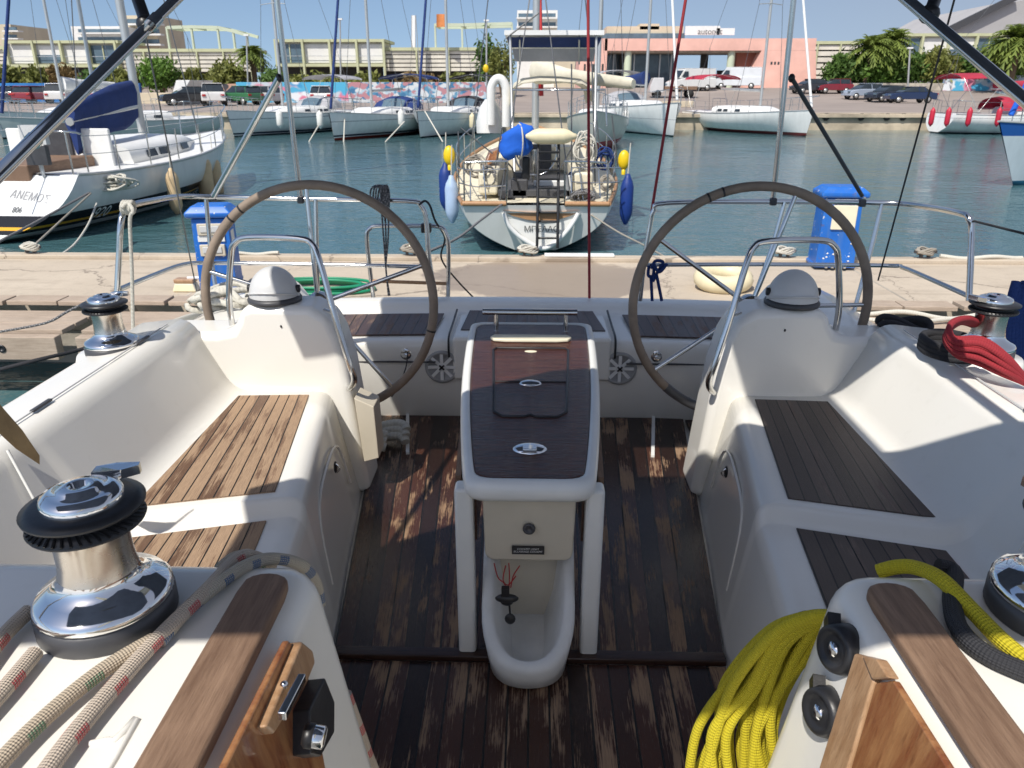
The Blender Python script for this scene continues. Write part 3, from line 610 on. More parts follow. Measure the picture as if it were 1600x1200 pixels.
# canopy overhead in two panels, with the boom and its sail above it (they shade the cockpit)
def canopy(name, fa, fb, hw=1.456):
    k = MB(); rows = []
    for dz in (0, .004):
        for j in range(13):
            v = j/12; rows.append([V((x, fa(x)*(1-v)+fb(x)*v, 2.2-.10*(x/hw)**2+.03*math.sin(v*math.pi)+dz)) for x in [-hw+2*hw*i/24 for i in range(25)]])
    k.loft(rows[:13], closed=False, caps=False); k.loft(rows[13:], closed=False, caps=False); return k.build(name, M['canopy'], Y0)
canopy('canopy_front', lambda x: .02, lambda x: 1.58-.6*max(0, abs(x+.25)-.2))
canopy('canopy_rear', lambda x: 1.87-.16*max(0, min(1, (x-.3)/.18)), lambda x: 3.9)
k = MB(); k.loft([[V((.20+.155*math.cos(a), y, 2.72+.16*math.sin(a))) for a in [2*math.pi*i/16 for i in range(16)]] for y in (-2.5, 0, 2, 3.2)]); k.build('boom', M['creamcloth'], Y0)
# bow part of hull and coachroof ahead of the camera stand (behind the lens)
k = MB(); k.loft([[V((x*s_, y, z)) for s_, x, z in ((-1, 1.8, .5), (-1, 1.7, -.9), (1, 1.7, -.9), (1, 1.8, .5))] for y in (-.5, -5)], smooth=False); k.build('forward_hull', M['gel'], Y0)
# ================================================================== water, pier, quay
k = MB(); k.add([V((-700, -60, WZ)), V((700, -60, WZ)), V((700, 60, WZ)), V((-700, 60, WZ))], [(0, 1, 2, 3)]); struct(k.build('water', M['water']))
k = MB(); k.box((0, 7.3, -.33), (60, 1.75, .36)); k.box((0, 8.10, -.13), (60, .16, .05))
pier = struct(k.build('pier', M['concrete'], bevel=.012))
k = MB()
for i in range(9): k.box((-16+i*4+.4, 6.35, -.8), (.35, .35, .95)); 
k.box((0, 6.55, -.62), (60, .3, .35)); k.build('pier_footing', M['concgrey'], pier)
for i in range(40):
    x = -9.6+i*.48+random.uniform(-.02, .02)
    if -2.0 < x < 2.6: continue
    k = MB(); k.box((x, 6.30, -.135+random.uniform(-.006, .006)), (.44, .20, .04)); k.build('edge_plank', M['planks'], pier, bevel=.006)
for a, b in ((-12, -7.6), (-7.5, -3.68), (-3.55, -1.2), (2.2, 6.2), (6.3, 10)):
    for j in range(3):
        k = MB(); k.box(((a+b)/2, 5.68+j*.19, -.205+random.uniform(-.004, .004)), (b-a-.02, .178, .04)); k.build('walkway_plank', M['planks'], pier, bevel=.006)
    k = MB(); k.box(((a+b)/2, 5.53, -.305), (b-a-.03, .09, .19)); k.build('fender_beam', M['planks'], pier, bevel=.008)
    for x in (a+.45, (a+b)/2, b-.45):
        k = MB(); k.lathe([(.032, 0), (.032, .006), (.016, .007), (.016, .002), (0, .002)], 14, V((x, 5.484, -.305)), Matrix.Rotation(R(90), 3, 'X')); k.build('beam_bolt', M['black'], pier)
for x in (-7.4, -3.1, 3.3, 7.6):
    k = MB(); k.box((x, 7.25, -.1515), (.022, 1.6, .006)); k.build('pier_joint', M['concgrey'], pier)
# quay: face, apron and the ramp rising to the buildings
QY = 46.5; QT = .13
def gz(y): return QT if y < 80 else min(1.45, QT+(y-80)*.062)
k = MB(); k.box((0, QY+1.2, (QT+WZ)/2-.5), (500, 2.4, QT-WZ+1.0)); k.box((0, QY+.25, QT-.10), (500, .9, .2)); struct(k.build('quay_wall', M['quay'], bevel=.03))
k = MB(); ys = [QY+2.3, 60, 80, 84, 90, 101.5, 140, 300, 900]; k.loft([[V((-700, y, gz(y)-.004)), V((700, y, gz(y)-.004))] for y in ys], closed=False, caps=False, smooth=False); struct(k.build('quay_ground', M['asph']))
for px in (235, 290, 340, 610, 770, 1110, 1180, 1250, 1290, 1345, 1385, 1410):
    p = PY(px, 188, QY-.06); k = MB(); k.box((p.x, QY-.02, -.05), (.18, .1, .35)); k.lathe([(.2, 0), (.2, .08), (.09, .09), (.09, -.0), (0, 0)], 10, V((p.x, QY-.04, -.02)), Matrix.Rotation(R(90), 3, 'X')); o = k.build('tyre_fender', M['rubber']); tag(o, 'small black rubber mooring fender fixed on the stone quay wall', 'quay fender', 'rubber fenders along the quay wall')
# ================================================================== boats
def hull_rings(L, B, fs, fb, sw, dr, rake, srake, q, qs, n=10, st=16, k0=.0):
    rings = []
    for i in range(st+1):
        t = i/st
        b = B/2*((sw+(1-sw)*math.sin(min(1, t/.42)*math.pi/2)) if t < .42 else max(.012, 1-((t-.42)/.58)**2.3))
        zs = fs+(fb-fs)*t**1.6-.10*math.sin(math.pi*t)
        zk = -dr*math.sin(math.pi*min(1, (t+.02)*.98))**.7 if k0 == 0 else k0*(1-t)**3-dr*math.sin(math.pi*min(1, t+.0))**.7
        zk = min(zk, zs-.2) if t < .97 else -.02
        qq = qs+(q-qs)*min(1, t/.45) if t < .45 else q-(q-1.05)*max(0, (t-.45)/.55)
        half = []
        for j in range(n+1):
            s = j/n; z = zk+(zs-zk)*s; x = b*(1-(1-s)**qq)**(1/1.15)
            y = t*L+rake*max(0, z/fb)*t**5-srake*(z/fs)*(1-t)**5
            half.append(V((x, y, z)))
        rings.append([V((-p.x, p.y, p.z)) for p in reversed(half)]+half[1:])
    return rings
def sheer(rings): return [r[-1] for r in rings]
def boat(name, label, cat, bowpt, heading, L=11, B=3.6, fs=1.0, fb=1.25, sw=.78, dr=.45, rake=.35, srake=-.3, q=2.6, qs=2.4, hull=None, deckm='white', mast=13, mastm='alu', mx=.60, cabin=(.30, .74, .36), hood=None, bimini=None, sail=None, furl='white', sternloc=False, group=None, k0=0, rail=True, windows=3, boom=True, rig=True, mr=.075):
    th = R(heading); d = V((-math.sin(th), math.cos(th), 0)); p = V(bowpt); loc = p if sternloc else p-d*L; loc.z = WZ
    root = thing(name, label, cat, loc, group)
    def B_(mb, nm, m, par=root, **kw):
        # geometry is in boat coordinates; build() subtracts parent's place, so add it first
        o0 = V((0, 0, 0)); q_ = par
        while q_: o0 += q_.location; q_ = q_.parent
        mb.v = [v+o0 for v in mb.v]; return mb.build(nm, m, par, **kw)
    rings = hull_rings(L, B, fs, fb, sw, dr, rake, srake, q, qs, k0=k0)
    k = MB(); k.loft(rings, closed=False, caps=False); k.add(rings[0], [tuple(range(len(rings[0])))]); B_(k, 'hull', hull or M['white'])
    sh = sheer(rings); k = MB(); rows = []
    for p_ in sh: rows.append([V((p_.x*u*.985, p_.y, p_.z-.01+.05*(1-u*u))) for u in (-1, -.6, -.2, .2, .6, 1)])
    k.loft(rows, closed=False, caps=False); B_(k, 'deck', M[deckm])
    k = MB(); [k.tube([V((p_.x*s, p_.y, p_.z+.012)) for p_ in sh], .025, 6) for s in (-1, 1)]; B_(k, 'toe_rail', M['teakrail' if deckm == 'creamdeck' else 'alu'])
    ci = lambda t: sh[min(len(sh)-1, int(round(t*(len(sh)-1))))]
    hh = 0
    if cabin:
        c0, c1, ch = cabin; rr_ = []
        for i in range(9):
            t = c0+(c1-c0)*i/8; p_ = ci(t); w = p_.x*.66*(1 if i < 6 else 1-(i-5)*.14); h = ch*(1 if i < 4 else 1-((i-4)/4)**2*.86)
            rr_.append([V((-w, t*L, p_.z)), V((-w*.93, t*L, p_.z+h*.75)), V((-w*.75, t*L, p_.z+h)), V((0, t*L, p_.z+h*1.1)), V((w*.75, t*L, p_.z+h)), V((w*.93, t*L, p_.z+h*.75)), V((w, t*L, p_.z))])
        k = MB(); k.loft(rr_, closed=True, caps=True); co_ = B_(k, 'coachroof', M[deckm]); hh = ch
        for s in (0, 1):
            for j in range(windows):
                i = 1+j*(5/max(1, windows)); i0 = int(i); A = rr_[i0]; C = rr_[min(8, i0+1)]
                a0, a1, b0, b1 = (A[0], A[1], C[0], C[1]) if s == 0 else (A[6], A[5], C[6], C[5]); o_ = V((-.012 if s == 0 else .012, 0, 0))
                f = lambda u, v: (a0*(1-v)+a1*v)*(1-u)+(b0*(1-v)+b1*v)*u+o_
                k = MB(); k.prism([f(.12, .3), f(.9, .3), f(.86, .82), f(.16, .82)], o_*.8); B_(k, 'cabin_window', M['glass'], co_)
    if mast:
        mz = ci(mx).z+hh; my = mx*L
        k = MB(); k.tube([V((0, my, mz-.3)), V((0, my-.15, mz+mast))], mr, 10); mo = B_(k, 'mast', M[mastm])
        k = MB()
        for f in (.38, .7): k.tube([V((-.75, my-.05, mz+mast*f)), V((0, my, mz+mast*f+.05)), V((.75, my-.05, mz+mast*f))], .022, 6)
        B_(k, 'spreaders', M['alu'], mo)
        if rig:
            k = MB(); top = V((0, my-.15, mz+mast*.97))
            for s in (-1, 1):
                k.tube([V((s*ci(mx).x*.95, my-.2, ci(mx).z)), V((s*.75, my-.05, mz+mast*.38)), V((s*.72, my-.05, mz+mast*.7)), top], .012, 5)
                k.tube([V((s*ci(.02).x*.5, .1, ci(.02).z)), V((0, .6, 3.5+fs)), top], .010, 5)
            B_(k, 'rigging', M['wire'], mo)
        if furl:
            k = MB(); a = V((0, L+rake*.8-.15, sh[-1].z+.15)); k.tube([a, a.lerp(top if rig else V((0, my, mz+mast)), .5), (top if rig else V((0, my, mz+mast)))], [.065, .06, .03], 10); B_(k, 'furled_sail', M[furl])
        if boom:
            k = MB(); k.tube([V((0, my-.1, mz+.75)), V((0, my-.38*L, mz+.85))], .07, 8); bo_ = B_(k, 'boom', M['alu'])
            if sail:
                k = MB(); k.loft([[V((.17*w_*math.cos(a), my-.15-.36*L*f, mz+.95+.15*f*0+(.24*w_)*math.sin(a)+.10*w_)) for a in [2*math.pi*i/10 for i in range(10)]] for f, w_ in ((0, 1.5), (.2, 1.25), (.5, 1.0), (.8, .85), (1, .7))]); B_(k, 'sail_cover', M[sail], bo_)
    if hood:
        t0 = cabin[0]; p_ = ci(t0); w = p_.x*.66; z0 = p_.z+cabin[2]*.6; k = MB(); rows = []
        for f, hz in ((-.9, .62), (-.35, .70), (.25, .60), (.75, .05)): rows.append([V((w*math.cos(a), t0*L+f*.9, z0+hz*math.sin(a)**.7)) for a in [math.pi*i/12 for i in range(13)]])
        k.loft(rows, closed=False, caps=False); ho = B_(k, 'sprayhood', M[hood])
        k = MB(); rows = [[V((w*.8*math.cos(a)*1.0, t0*L+f*.9+.02, z0+hz*math.sin(a)**.7+.012)) for a in [math.pi*(.28+.44*i/6) for i in range(7)]] for f, hz in ((.30, .575), (.68, .17))]; k.loft(rows, closed=False, caps=False); B_(k, 'hood_window', M['window'], ho)
    if bimini:
        k = MB(); w = ci(.1).x*.85; rows = [[V((w*math.cos(a), y, fs+1.75+.28*math.sin(a)-.04*abs(y-.12*L))) for a in [math.pi*i/10 for i in range(11)]] for y in (.02*L, .08*L, .15*L, .22*L)]; k.loft(rows, closed=False, caps=False); bi = B_(k, 'bimini', M[bimini])
        k = MB()
        for y in (.03*L, .21*L):
            k.tube([V((w, .12*L, fs+.1)), V((w, y, fs+1.75)), V((0, y, fs+2.0)), V((-w, y, fs+1.75)), V((-w, .12*L, fs+.1))], .016, 6)
        B_(k, 'bimini_frame', M['alu'], bi)
    if rail:
        k = MB(); n_ = len(sh)
        for s in (-1, 1):
            for i in range(1, n_-1, 2): k.tube([V((sh[i].x*s*.97, sh[i].y, sh[i].z)), V((sh[i].x*s*.97, sh[i].y, sh[i].z+.62))], .014, 5)
            for h in (.33, .62): k.tube([V((p_.x*s*.97, p_.y, p_.z+h)) for p_ in sh[1:-1]], .008, 4)
        B_(k, 'guard_rail', M['steel'])
        k = MB(); e = sh[-3]; b_ = sh[-1]
        k.tube([V((e.x, e.y, e.z+.62)), V((b_.x+.12, b_.y+.05, b_.z+.66)), V((-b_.x-.12, b_.y+.05, b_.z+.66)), V((-e.x, e.y, e.z+.62))], .017, 6, sub=4); [k.tube([V((x, e.y+.25, e.z)), V((x, e.y+.3, e.z+.63))], .015, 5) for x in (-e.x*.8, e.x*.8)]; B_(k, 'bow_rail', M['steel'])
        e = sh[1]; b_ = sh[0]
        for s in (-1, 1): k = MB(); k.tube([V((s*e.x*.97, e.y, e.z+.65)), V((s*b_.x*.95, b_.y+.1, b_.z+.68)), V((s*b_.x*.5, b_.y+.1, b_.z+.68))], .017, 6, sub=3); [k.tube([V((s*b_.x*f, b_.y+.1, b_.z)), V((s*b_.x*f, b_.y+.1, b_.z+.68))], .015, 5) for f in (.5, .9)]; B_(k, 'stern_rail', M['steel'])
    root.rotation_euler = (0, 0, th)
    return root, (lambda x, y, z: loc+Matrix.Rotation(th, 3, 'Z') @ V((x, y, z))), B_, sh
def fender(label, p, m, L=.7, r=.13, rot=None, name='fender', group=None, cat='fender', line=.5):
    root = thing(name, label, cat, V(p), group)
    k = MB(); prof = [(.02, -L/2-.05), (.035, -L/2-.03), (.05, -L/2), (r*.8, -L/2+.06), (r, -L/2+.14), (r, L/2-.14), (r*.8, L/2-.06), (.05, L/2), (.035, L/2+.05), (.0, L/2+.06)]
    k.lathe(prof, 16, V(p), rot); k.build('fender_body', M[m], root)
    if line: k = MB(); k.tube([V(p)+V((0, 0, L/2+.03)), V(p)+V((.02, .03, L/2+line))], .010, 5); k.build('lanyard', M['r_white'], root)
    return root
M['creamdeck'] = mat('cream_deck', (.76, .69, .52), .5, 0, .08, 3)
M['h_center'] = hull_mat('hull_white_green', (.80, .80, .76), [(-1, .04, (.02, .10, .08))])
M['h_left'] = hull_mat('hull_white_striped', (.74, .75, .74), [(-1, .06, (.10, .14, .14)), (.14, .40, (.012, .012, .015)), (.20, .245, (.75, .40, .03))])
M['h_navy'] = hull_mat('hull_white_navy_line', (.87, .87, .85), [(-1, .05, (.02, .02, .03)), (.10, .18, (.02, .03, .06)), (.82, .85, (.10, .12, .16))])
M['h_red'] = hull_mat('hull_white_red_foot', (.87, .87, .85), [(-1, .12, (.28, .035, .02)), (.16, .24, (.02, .03, .06)), (.82, .85, (.3, .3, .32))])
M['h_plain'] = hull_mat('hull_white_dark_foot', (.87, .87, .84), [(-1, .07, (.02, .03, .04)), (.80, .82, (.3, .3, .33))])
M['h_brown'] = hull_mat('hull_white_brown_foot', (.87, .87, .84), [(-1, .16, (.16, .03, .03))])
M['h_greyg'] = hull_mat('hull_grey_green', (.58, .63, .60), [(-1, .08, (.01, .02, .02)), (.12, .14, (.2, .2, .2))])
M['h_blue'] = hull_mat('hull_pale_blue_band', (.62, .70, .74), [(-1, .12, (.02, .12, .22)), (1.22, 3, (.02, .10, .36))])
M['h_cream'] = hull_mat('hull_cream_red', (.78, .72, .60), [(-1, .32, (.55, .03, .03))])
# --- the small cruiser lying stern-to across the pier
c0 = V((.05, 11.45, 0))
cb, CP, CB, csh = boat('moored_sloop', 'small white sloop with wineglass stern and teak rail lying stern-to behind the pier', 'sailboat', c0, 0, L=9.6, B=3.05, fs=.74, fb=1.35, sw=.70, dr=.5, rake=.5, srake=.25, q=3.0, qs=2.1, hull=M['h_center'], deckm='creamdeck', mast=11, mx=.56, cabin=(.34, .74, .42), hood=None, sail=None, furl=None, sternloc=True, k0=-.06, windows=2, boom=False, rail=False)
def cpx(px, py, y): return PY(px, py, y)-cb.location       # measured point in boat coordinates (heading 0)
def cpart(nm, m, k, par=None, **kw): return CB(k, nm, M[m] if isinstance(m, str) else m, par or cb, **kw)
# scooped stern opening
k = MB(); k.prism([cpx(x, y, 11.30) for x, y in ((787, 335), (800, 352), (822, 373), (848, 387), (866, 378), (888, 355), (902, 335), (862, 330), (830, 330))], (0, -.03, 0)); cpart('stern_recess', 'dgreywhite' if 'dgreywhite' in M else 'geld', k)
k = MB(); k.prism([cpx(x, y, 11.24) for x, y in ((786, 330), (800, 337), (822, 343), (845, 346), (870, 344), (895, 336), (906, 330), (846, 322))], (0, .02, 0)); k.loft([[cpx(786+i*12, y, 11.2+dy) for dy, y in ((0, 329+3*math.sin(math.pi*i/10)), (.35, 325))] for i in range(11)], closed=False, caps=False); cpart('stern_platform', 'teakrail', k)
k = MB(); k.tube([cpx(x, y, 11.22) for x, y in ((787, 333), (795, 352), (815, 372), (846, 388), (868, 379), (890, 356), (904, 333))], .035, 8, sub=4); cpart('stern_moulding', 'white', k)
lad = MB()
for x in (841, 873): lad.tube([cpx(x, 225, 11.6), cpx(x-1, 330, 11.13), cpx(x-2, 388, 11.08)], .022, 6)
for y in (238, 252, 266, 280, 294, 308, 320, 332, 346, 372): lad.tube([cpx(841, y, 11.35-(y-225)*.0014), cpx(873, y, 11.45-(y-225)*.0024)], .018, 6)
cpart('boarding_ladder', 'black', lad)
text_mesh('boat_name', 'ΜΠΕΛΛΟ', .12, M['black'], cb, PY(846, 362, 11.255), (1, 0, 0), (0, -.15, 1))
# cockpit furniture: coamings, companion, wheel box
k = MB(); k.box(V((-.72, 1.8, .98)), (.30, 3.0, .34)); k.box(V((.72, 1.8, .98)), (.30, 3.0, .34)); k.box(V((0, 3.35, 1.05)), (1.7, .2, .5)); cpart('cockpit_coaming', 'creamdeck', k, bevel=.05)
k = MB(); k.box(V((0, 1.8, .84)), (1.14, 3.0, .1)); k.box(V((0, 3.23, 1.1)), (.6, .04, .5)); cpart('cockpit_well', 'dgrey', k, bevel=.01)
k = MB(); k.tube([V((.14*math.cos(a)*2.4, 1.2, 1.35+.34*math.sin(a))) for a in [2*math.pi*i/24 for i in range(24)]], .016, 6, closed=True); k.tube([V((0, 1.25, .85)), V((0, 1.25, 1.4))], .06, 8); cpart('helm_wheel', 'steel', k)
# bimini, canopy arch with dark panel, stowed sail on the boom
k = MB(); rows = []
for y, hz in ((13.0, 0), (13.7, .08), (14.6, .08), (15.3, 0)):
    rows.append([PY(x, yy, 13.0)*0+V((PY(x, 0, 13.0).x*(y/13.0)**0, y, PY(x, yy, 13.0).z+hz))-cb.location for x, yy in ((796, 166), (801, 138), (815, 130), (845, 126), (880, 127), (915, 131), (930, 140), (936, 168))])
k.loft(rows, closed=False, caps=False); bim = cpart('bimini', 'creamcloth', k)
for y in (13.0, 15.2):
    k = MB(); k.tube([V((-.42+.0, y, 1.0))-V((0, 11.45, WZ)), V((-.40, y, 1.55))-V((0, 11.45, WZ)), V((1.10, y, 1.55))-V((0, 11.45, WZ)), V((1.15, y, 1.0))-V((0, 11.45, WZ))], .016, 6); cpart('bimini_frame', 'steel', k, bim)
k = MB()
for dz in (0, .05): k.loft([[cpx(788, 49+dz*60, 13.0)+V((0, 0, 0)), cpx(944, 49+dz*60, 13.0)], [cpx(788, 49+dz*60, 13.0)+V((.05, 1.5, -.18)), cpx(944, 49+dz*60, 13.0)+V((-.05, 1.5, -.18))]], closed=False, caps=False)
k.bar(cpx(788, 51, 12.99), cpx(944, 51, 12.99), .04, .07); arch = cpart('arch_canopy', 'white', k)
k = MB(); k.prism([cpx(792, 58, 13.02), cpx(940, 58, 13.02), cpx(934, 72, 13.3), cpx(796, 72, 13.3)], (0, .04, -.02)); cpart('solar_panel', 'navy', k, arch)
k = MB(); k.prism([cpx(800, 76, 13.4), cpx(930, 76, 13.4), cpx(928, 96, 13.5), cpx(804, 96, 13.5)], (0, .04, 0)); cpart('canopy_skirt', 'greycloth', k, arch)
k = MB()
for x in (797, 932): k.tube([cpx(x, 54, 13.05), cpx(x+(3 if x < 850 else -2), 180, 12.8), cpx(x+(8 if x < 850 else -8), 290, 12.0)], .022, 8)
for x in (812, 905): k.tube([cpx(x, 56, 13.05), cpx(x, 100, 13.5)], .014, 6)
cpart('arch_frame', 'alu', k, arch)
k = MB(); A = cpx(838, 112, 16.5); Bq = cpx(990, 131, 14.0); rows = []
for f, w_ in ((0, 1.1), (.08, 1.05), (.35, .62), (.7, .5), (.97, .46), (1, .36)):
    c_ = A.lerp(Bq, f); rows.append([c_+V((.10*w_*math.cos(a)*1.3, .05*math.cos(a), .21*w_*math.sin(a))) for a in [2*math.pi*i/12 for i in range(12)]])
k.loft(rows); cpart('stowed_sail', 'creamcloth', k)
k = MB(); k.tube([cpx(842, 0, 16.8), cpx(842, -60, 16.8), cpx(846, 150, 16.8)], .045, 8); cpart('mizzen_mast', 'redpaint', k)
# white ventilator horn (radar arch leg) on the port quarter
k = MB(); k.tube([cpx(767, 195, 13.2), cpx(767, 147, 13.2), cpx(769, 133, 13.2), cpx(775, 124, 13.2), cpx(783, 124, 13.2), cpx(789, 133, 13.2), cpx(791, 147, 13.2), cpx(791, 198, 13.2)], .072, 12, sub=4); cpart('white_arch', 'geld', k)
k = MB(); k.loft([[cpx(765+x*f, y, 13.4+dy) for x, dy in ((-20, 0), (-6, -.15), (14, -.1), (20, .2), (-10, .3))] for f, y in ((1, 208), (1.05, 190), (.8, 168), (.35, 155))]); cpart('dinghy_hood', 'geld', k)
# rails and clutter lines on the small cruiser
k = MB()
for sx in (-1, 1):
    prs = [V((p.x*sx*.97, p.y, p.z)) for p in csh[:12]]
    for p in prs[::2]: k.tube([p, p+V((0, 0, .6))], .013, 5)
    for h in (.3, .6): k.tube([p+V((0, 0, h)) for p in prs], .009, 5)
    e = V((csh[0].x*sx*.95, csh[0].y, csh[0].z)); k.tube([e+V((0, 0, .6)), V((e.x*.62, e.y-.05, e.z+.62)), V((e.x*.4, e.y-.05, e.z+.62))], .015, 6)
    k.tube([V((e.x*.42, e.y, e.z)), V((e.x*.4, e.y-.03, e.z+.62))], .014, 5)
cpart('guard_rail', 'steel', k)
k = MB(); [k.tube([V((p.x*s*1.0, p.y, p.z+.02)) for p in csh], .035, 6) for s in (-1, 1)]; k.tube([V((csh[0].x*u, csh[0].y, csh[0].z+.02)) for u in (-1, -.4)], .04, 6); k.tube([V((csh[0].x*u, csh[0].y, csh[0].z+.02)) for u in (.4, 1)], .04, 6); cpart('teak_gunwale', 'teakrail', k)
for p, q_ in (((718, 262), (716, 205)), ((720, 200), (770, 240)), ((784, 200), (768, 300)), ((905, 210), (876, 262)), ((956, 180), (965, 260)), ((790, 60), (842, 20)), ((893, 100), (893, 270)), ((925, 100), (930, 290))):
    k = MB(); k.tube([cpx(*p, 12.3), cpx(*q_, 12.3)], .012, 5); cpart('stay_wire', 'wire', k)
# deck gear on the small sloop
k = MB(); k.box(cpx(812, 300, 11.9), (.26, .3, .42)); k.box(cpx(812, 276, 12.0), (.20, .25, .14)); cpart('cockpit_locker', 'dgrey', k, bevel=.03)
k = MB(); k.box(cpx(822, 262, 11.9), (.12, .25, .34)); cpart('outboard_leg', 'black', k, bevel=.03)
k = MB(); k.box(cpx(889, 300, 11.8), (.10, .1, .5)); cpart('white_post', 'geld', k, bevel=.02)
k = MB(); k.box(cpx(858, 288, 12.3), (.5, .06, .12)); cpart('thwart_seat', 'geld', k, bevel=.02)
k = MB(); k.loft([[cpx(x, y, 12.6+dy) for x, y, dy in ((756, 262, 0), (778, 250, .1), (782, 232, .2), (764, 240, .1))], [cpx(x, y, 13.2+dy) for x, y, dy in ((756, 256, 0), (778, 244, .1), (782, 228, .2), (764, 234, .1))]], smooth=False); cpart('wooden_rudder_board', 'redwood', k, bevel=.02)
k = MB(); k.tube([cpx(x, y, 11.6) for x, y in ((784, 250), (800, 262), (812, 300))], .013, 6, sub=3); cpart('outboard_cable', 'black', k)
for a_, b_ in (((735, 268), (735, 322)), ((755, 258), (760, 318)), ((905, 262), (912, 318)), ((935, 262), (938, 310)), ((948, 250), (950, 300)), ((893, 262), (893, 310))):
    k = MB(); k.tube([cpx(*a_, 11.7), cpx(*b_, 11.6)], .011, 5); cpart('rail_stanchion', 'steel', k)
for pts_ in (((716, 262), (740, 266), (790, 264)), ((716, 285), (745, 292), (792, 290)), ((893, 262), (930, 262), (970, 262)), ((893, 284), (930, 286), (968, 284))):
    k = MB(); k.tube([cpx(*q_, 11.6) for q_ in pts_], .010, 5, sub=3); cpart('rail_bar', 'steel', k)
# things hung on or lying on the small cruiser
def clump(name, label, cat, c, r, m, n=9, seed=1, rad=.018, sq=.6):
    rg = random.Random(seed); root = None; k = MB(); c = V(c)
    for i in range(n):
        a0 = rg.uniform(0, 6.28); rx = r*rg.uniform(.5, 1); rz = r*sq*rg.uniform(.5, 1.1); o_ = V((rg.uniform(-.25, .25)*r, rg.uniform(-.3, .3)*r, rg.uniform(-.2, .2)*r)); ax = rg.uniform(-.5, .5)
        k.tube([c+o_+V((rx*math.cos(a), r*.35*math.sin(a*2+a0)+ax*rx*math.sin(a), rz*math.sin(a))) for a in [a0+2*math.pi*j/12 for j in range(12)]], rad, 6, closed=True, sub=2)
    return tag(k.build(name, M[m]), label, cat)
o = thing('covered_outboard', 'royal blue cloth bundle tied with white cord on the sloop stern rail', 'outboard cover', PY(808, 246, 11.7))
k = MB(); c_ = PY(808, 221, 11.75); rows = []
for i in range(9):
    ph = math.pi*i/8; rows.append([c_+V((.255*math.sin(ph)**.6*math.cos(a)*(1+.06*math.sin(3*a+i)), .2*math.sin(ph)**.6*math.sin(a), -.225*math.cos(ph)+.03*math.cos(a))) for a in [2*math.pi*j/16 for j in range(16)]])
k.v=[]; k.f=[]; k.uv=[]; k.sm=[]
rows=[[p+V((.03*math.sin(p.z*21+p.x*9), .02*math.sin(p.z*17), .025*math.sin(p.x*23+1)+.12*(p.x-c_.x))) for p in r_] for r_ in rows]
k.loft(rows); k.build('cover_cloth', M['royal'], o); k = MB(); k.tube([c_+V((.03+.06*math.cos(a), -.215*math.cos(a)-.01, .25*math.sin(a))) for a in [2*math.pi*j/20 for j in range(20)]], .012, 6, closed=True); k.build('tie_cord', M['r_white'], o)
fender('large cream fender lying sideways across the sloop stern above its ladder', PY(861, 213, 11.55), 'fcream', .64, .11, Matrix.Rotation(R(90), 3, 'Y'), line=0)
fender('pale blue fender hanging at the left quarter of the sloop', PY(706, 312, 11.9), 'flight', .62, .105)
fender('navy fender tucked behind the pale blue one left of the sloop', PY(697, 293, 12.3), 'fblue', .66, .11)
fender('navy fender with black tip hanging at the right quarter of the sloop', PY(979, 312, 11.9), 'fblue', .66, .10)
for lb, px, py in (('yellow horseshoe buoy on the left rail of the sloop', 702, 243), ('yellow round buoy on the right rail of the sloop', 975, 250)):
    t_ = thing('rescue_buoy', lb, 'buoy', PY(px, py, 12.2)); c_ = PY(px, py, 12.2); k = MB(); k.ball(c_, (.095, .07, .15), 14); k.build('float', M['yellow'], t_); k = MB(); k.lathe([(.03, -.06), (.03, .02), (0, .03)], 8, c_-V((0, 0, .16))); k.build('stem', M['yellow'], t_)
clump('rope_tangle', 'tangle of grey lines hung on the left rail of the sloop', 'rope', PY(742, 262, 12.0), .17, 'r_grey', 8, 3, .012, 1.0)
clump('rope_tangle', 'bundle of cream lines hung on the right rail of the sloop', 'rope', PY(912, 238, 12.0), .17, 'r_white', 9, 5, .014, 1.5)
clump('rope_tangle', 'heap of dark grey line on the right side of the sloop stern deck', 'rope', PY(912, 308, 11.6), .18, 'r_check', 8, 6, .014, .5)
clump('rope_tangle', 'small heap of dark line on the left side of the sloop stern deck', 'rope', PY(793, 313, 11.6), .12, 'r_black', 7, 8, .012, .5)
clump('rope_tangle', 'blue line bundle on the right rail behind the sloop ladder', 'rope', PY(893, 285, 11.9), .07, 'bluerope', 6, 9, .010, 2.2)
# --- left boat with the name on its stern
lb, LP, LB, lsh = boat('cruising_yacht', 'white yacht with black and orange stripe and number 920, left of the pier', 'sailboat', (-9.0, 11.75, 0), -2.2, L=9.5, B=3.3, fs=.98, fb=1.2, sw=.86, dr=.4, rake=.6, srake=-1.05, q=3.0, qs=3.0, hull=M['h_left'], mast=12, mx=.622, cabin=(.36, .80, .36), sail=None, furl=None, sternloc=True, boom=False, windows=3, rail=True, mr=.09)
from mathutils.bvhtree import BVHTree
lho = [c for c in kids(lb) if c.name.startswith('hull')][0]; lbv = BVHTree.FromPolygons([v.co for v in lho.data.vertices], [p_.vertices[:] for p_ in lho.data.polygons])
def on_hull(o, side):
    for v in o.data.vertices:
        h = lbv.ray_cast(V((4, v.co.y, v.co.z)), V((-1, 0, 0))) if side else lbv.ray_cast(V((v.co.x, -4, v.co.z)), V((0, 1, 0)))
        if h[0] and side: v.co.x = h[0].x+.04
        elif h[0]: v.co.y = h[0].y-.012
on_hull(text_mesh('boat_name', 'ΑΝΕΜΟΣ', .16, M['dgrey2'], lb, lb.location+V((.74, 0, .62)), (1, 0, -.12), (.12, 0, 1)), False)
on_hull(text_mesh('boat_number', '806', .11, M['dgrey'], lb, lb.location+V((.62, 0, .45)), (1, 0, 0), (0, 0, 1)), False)
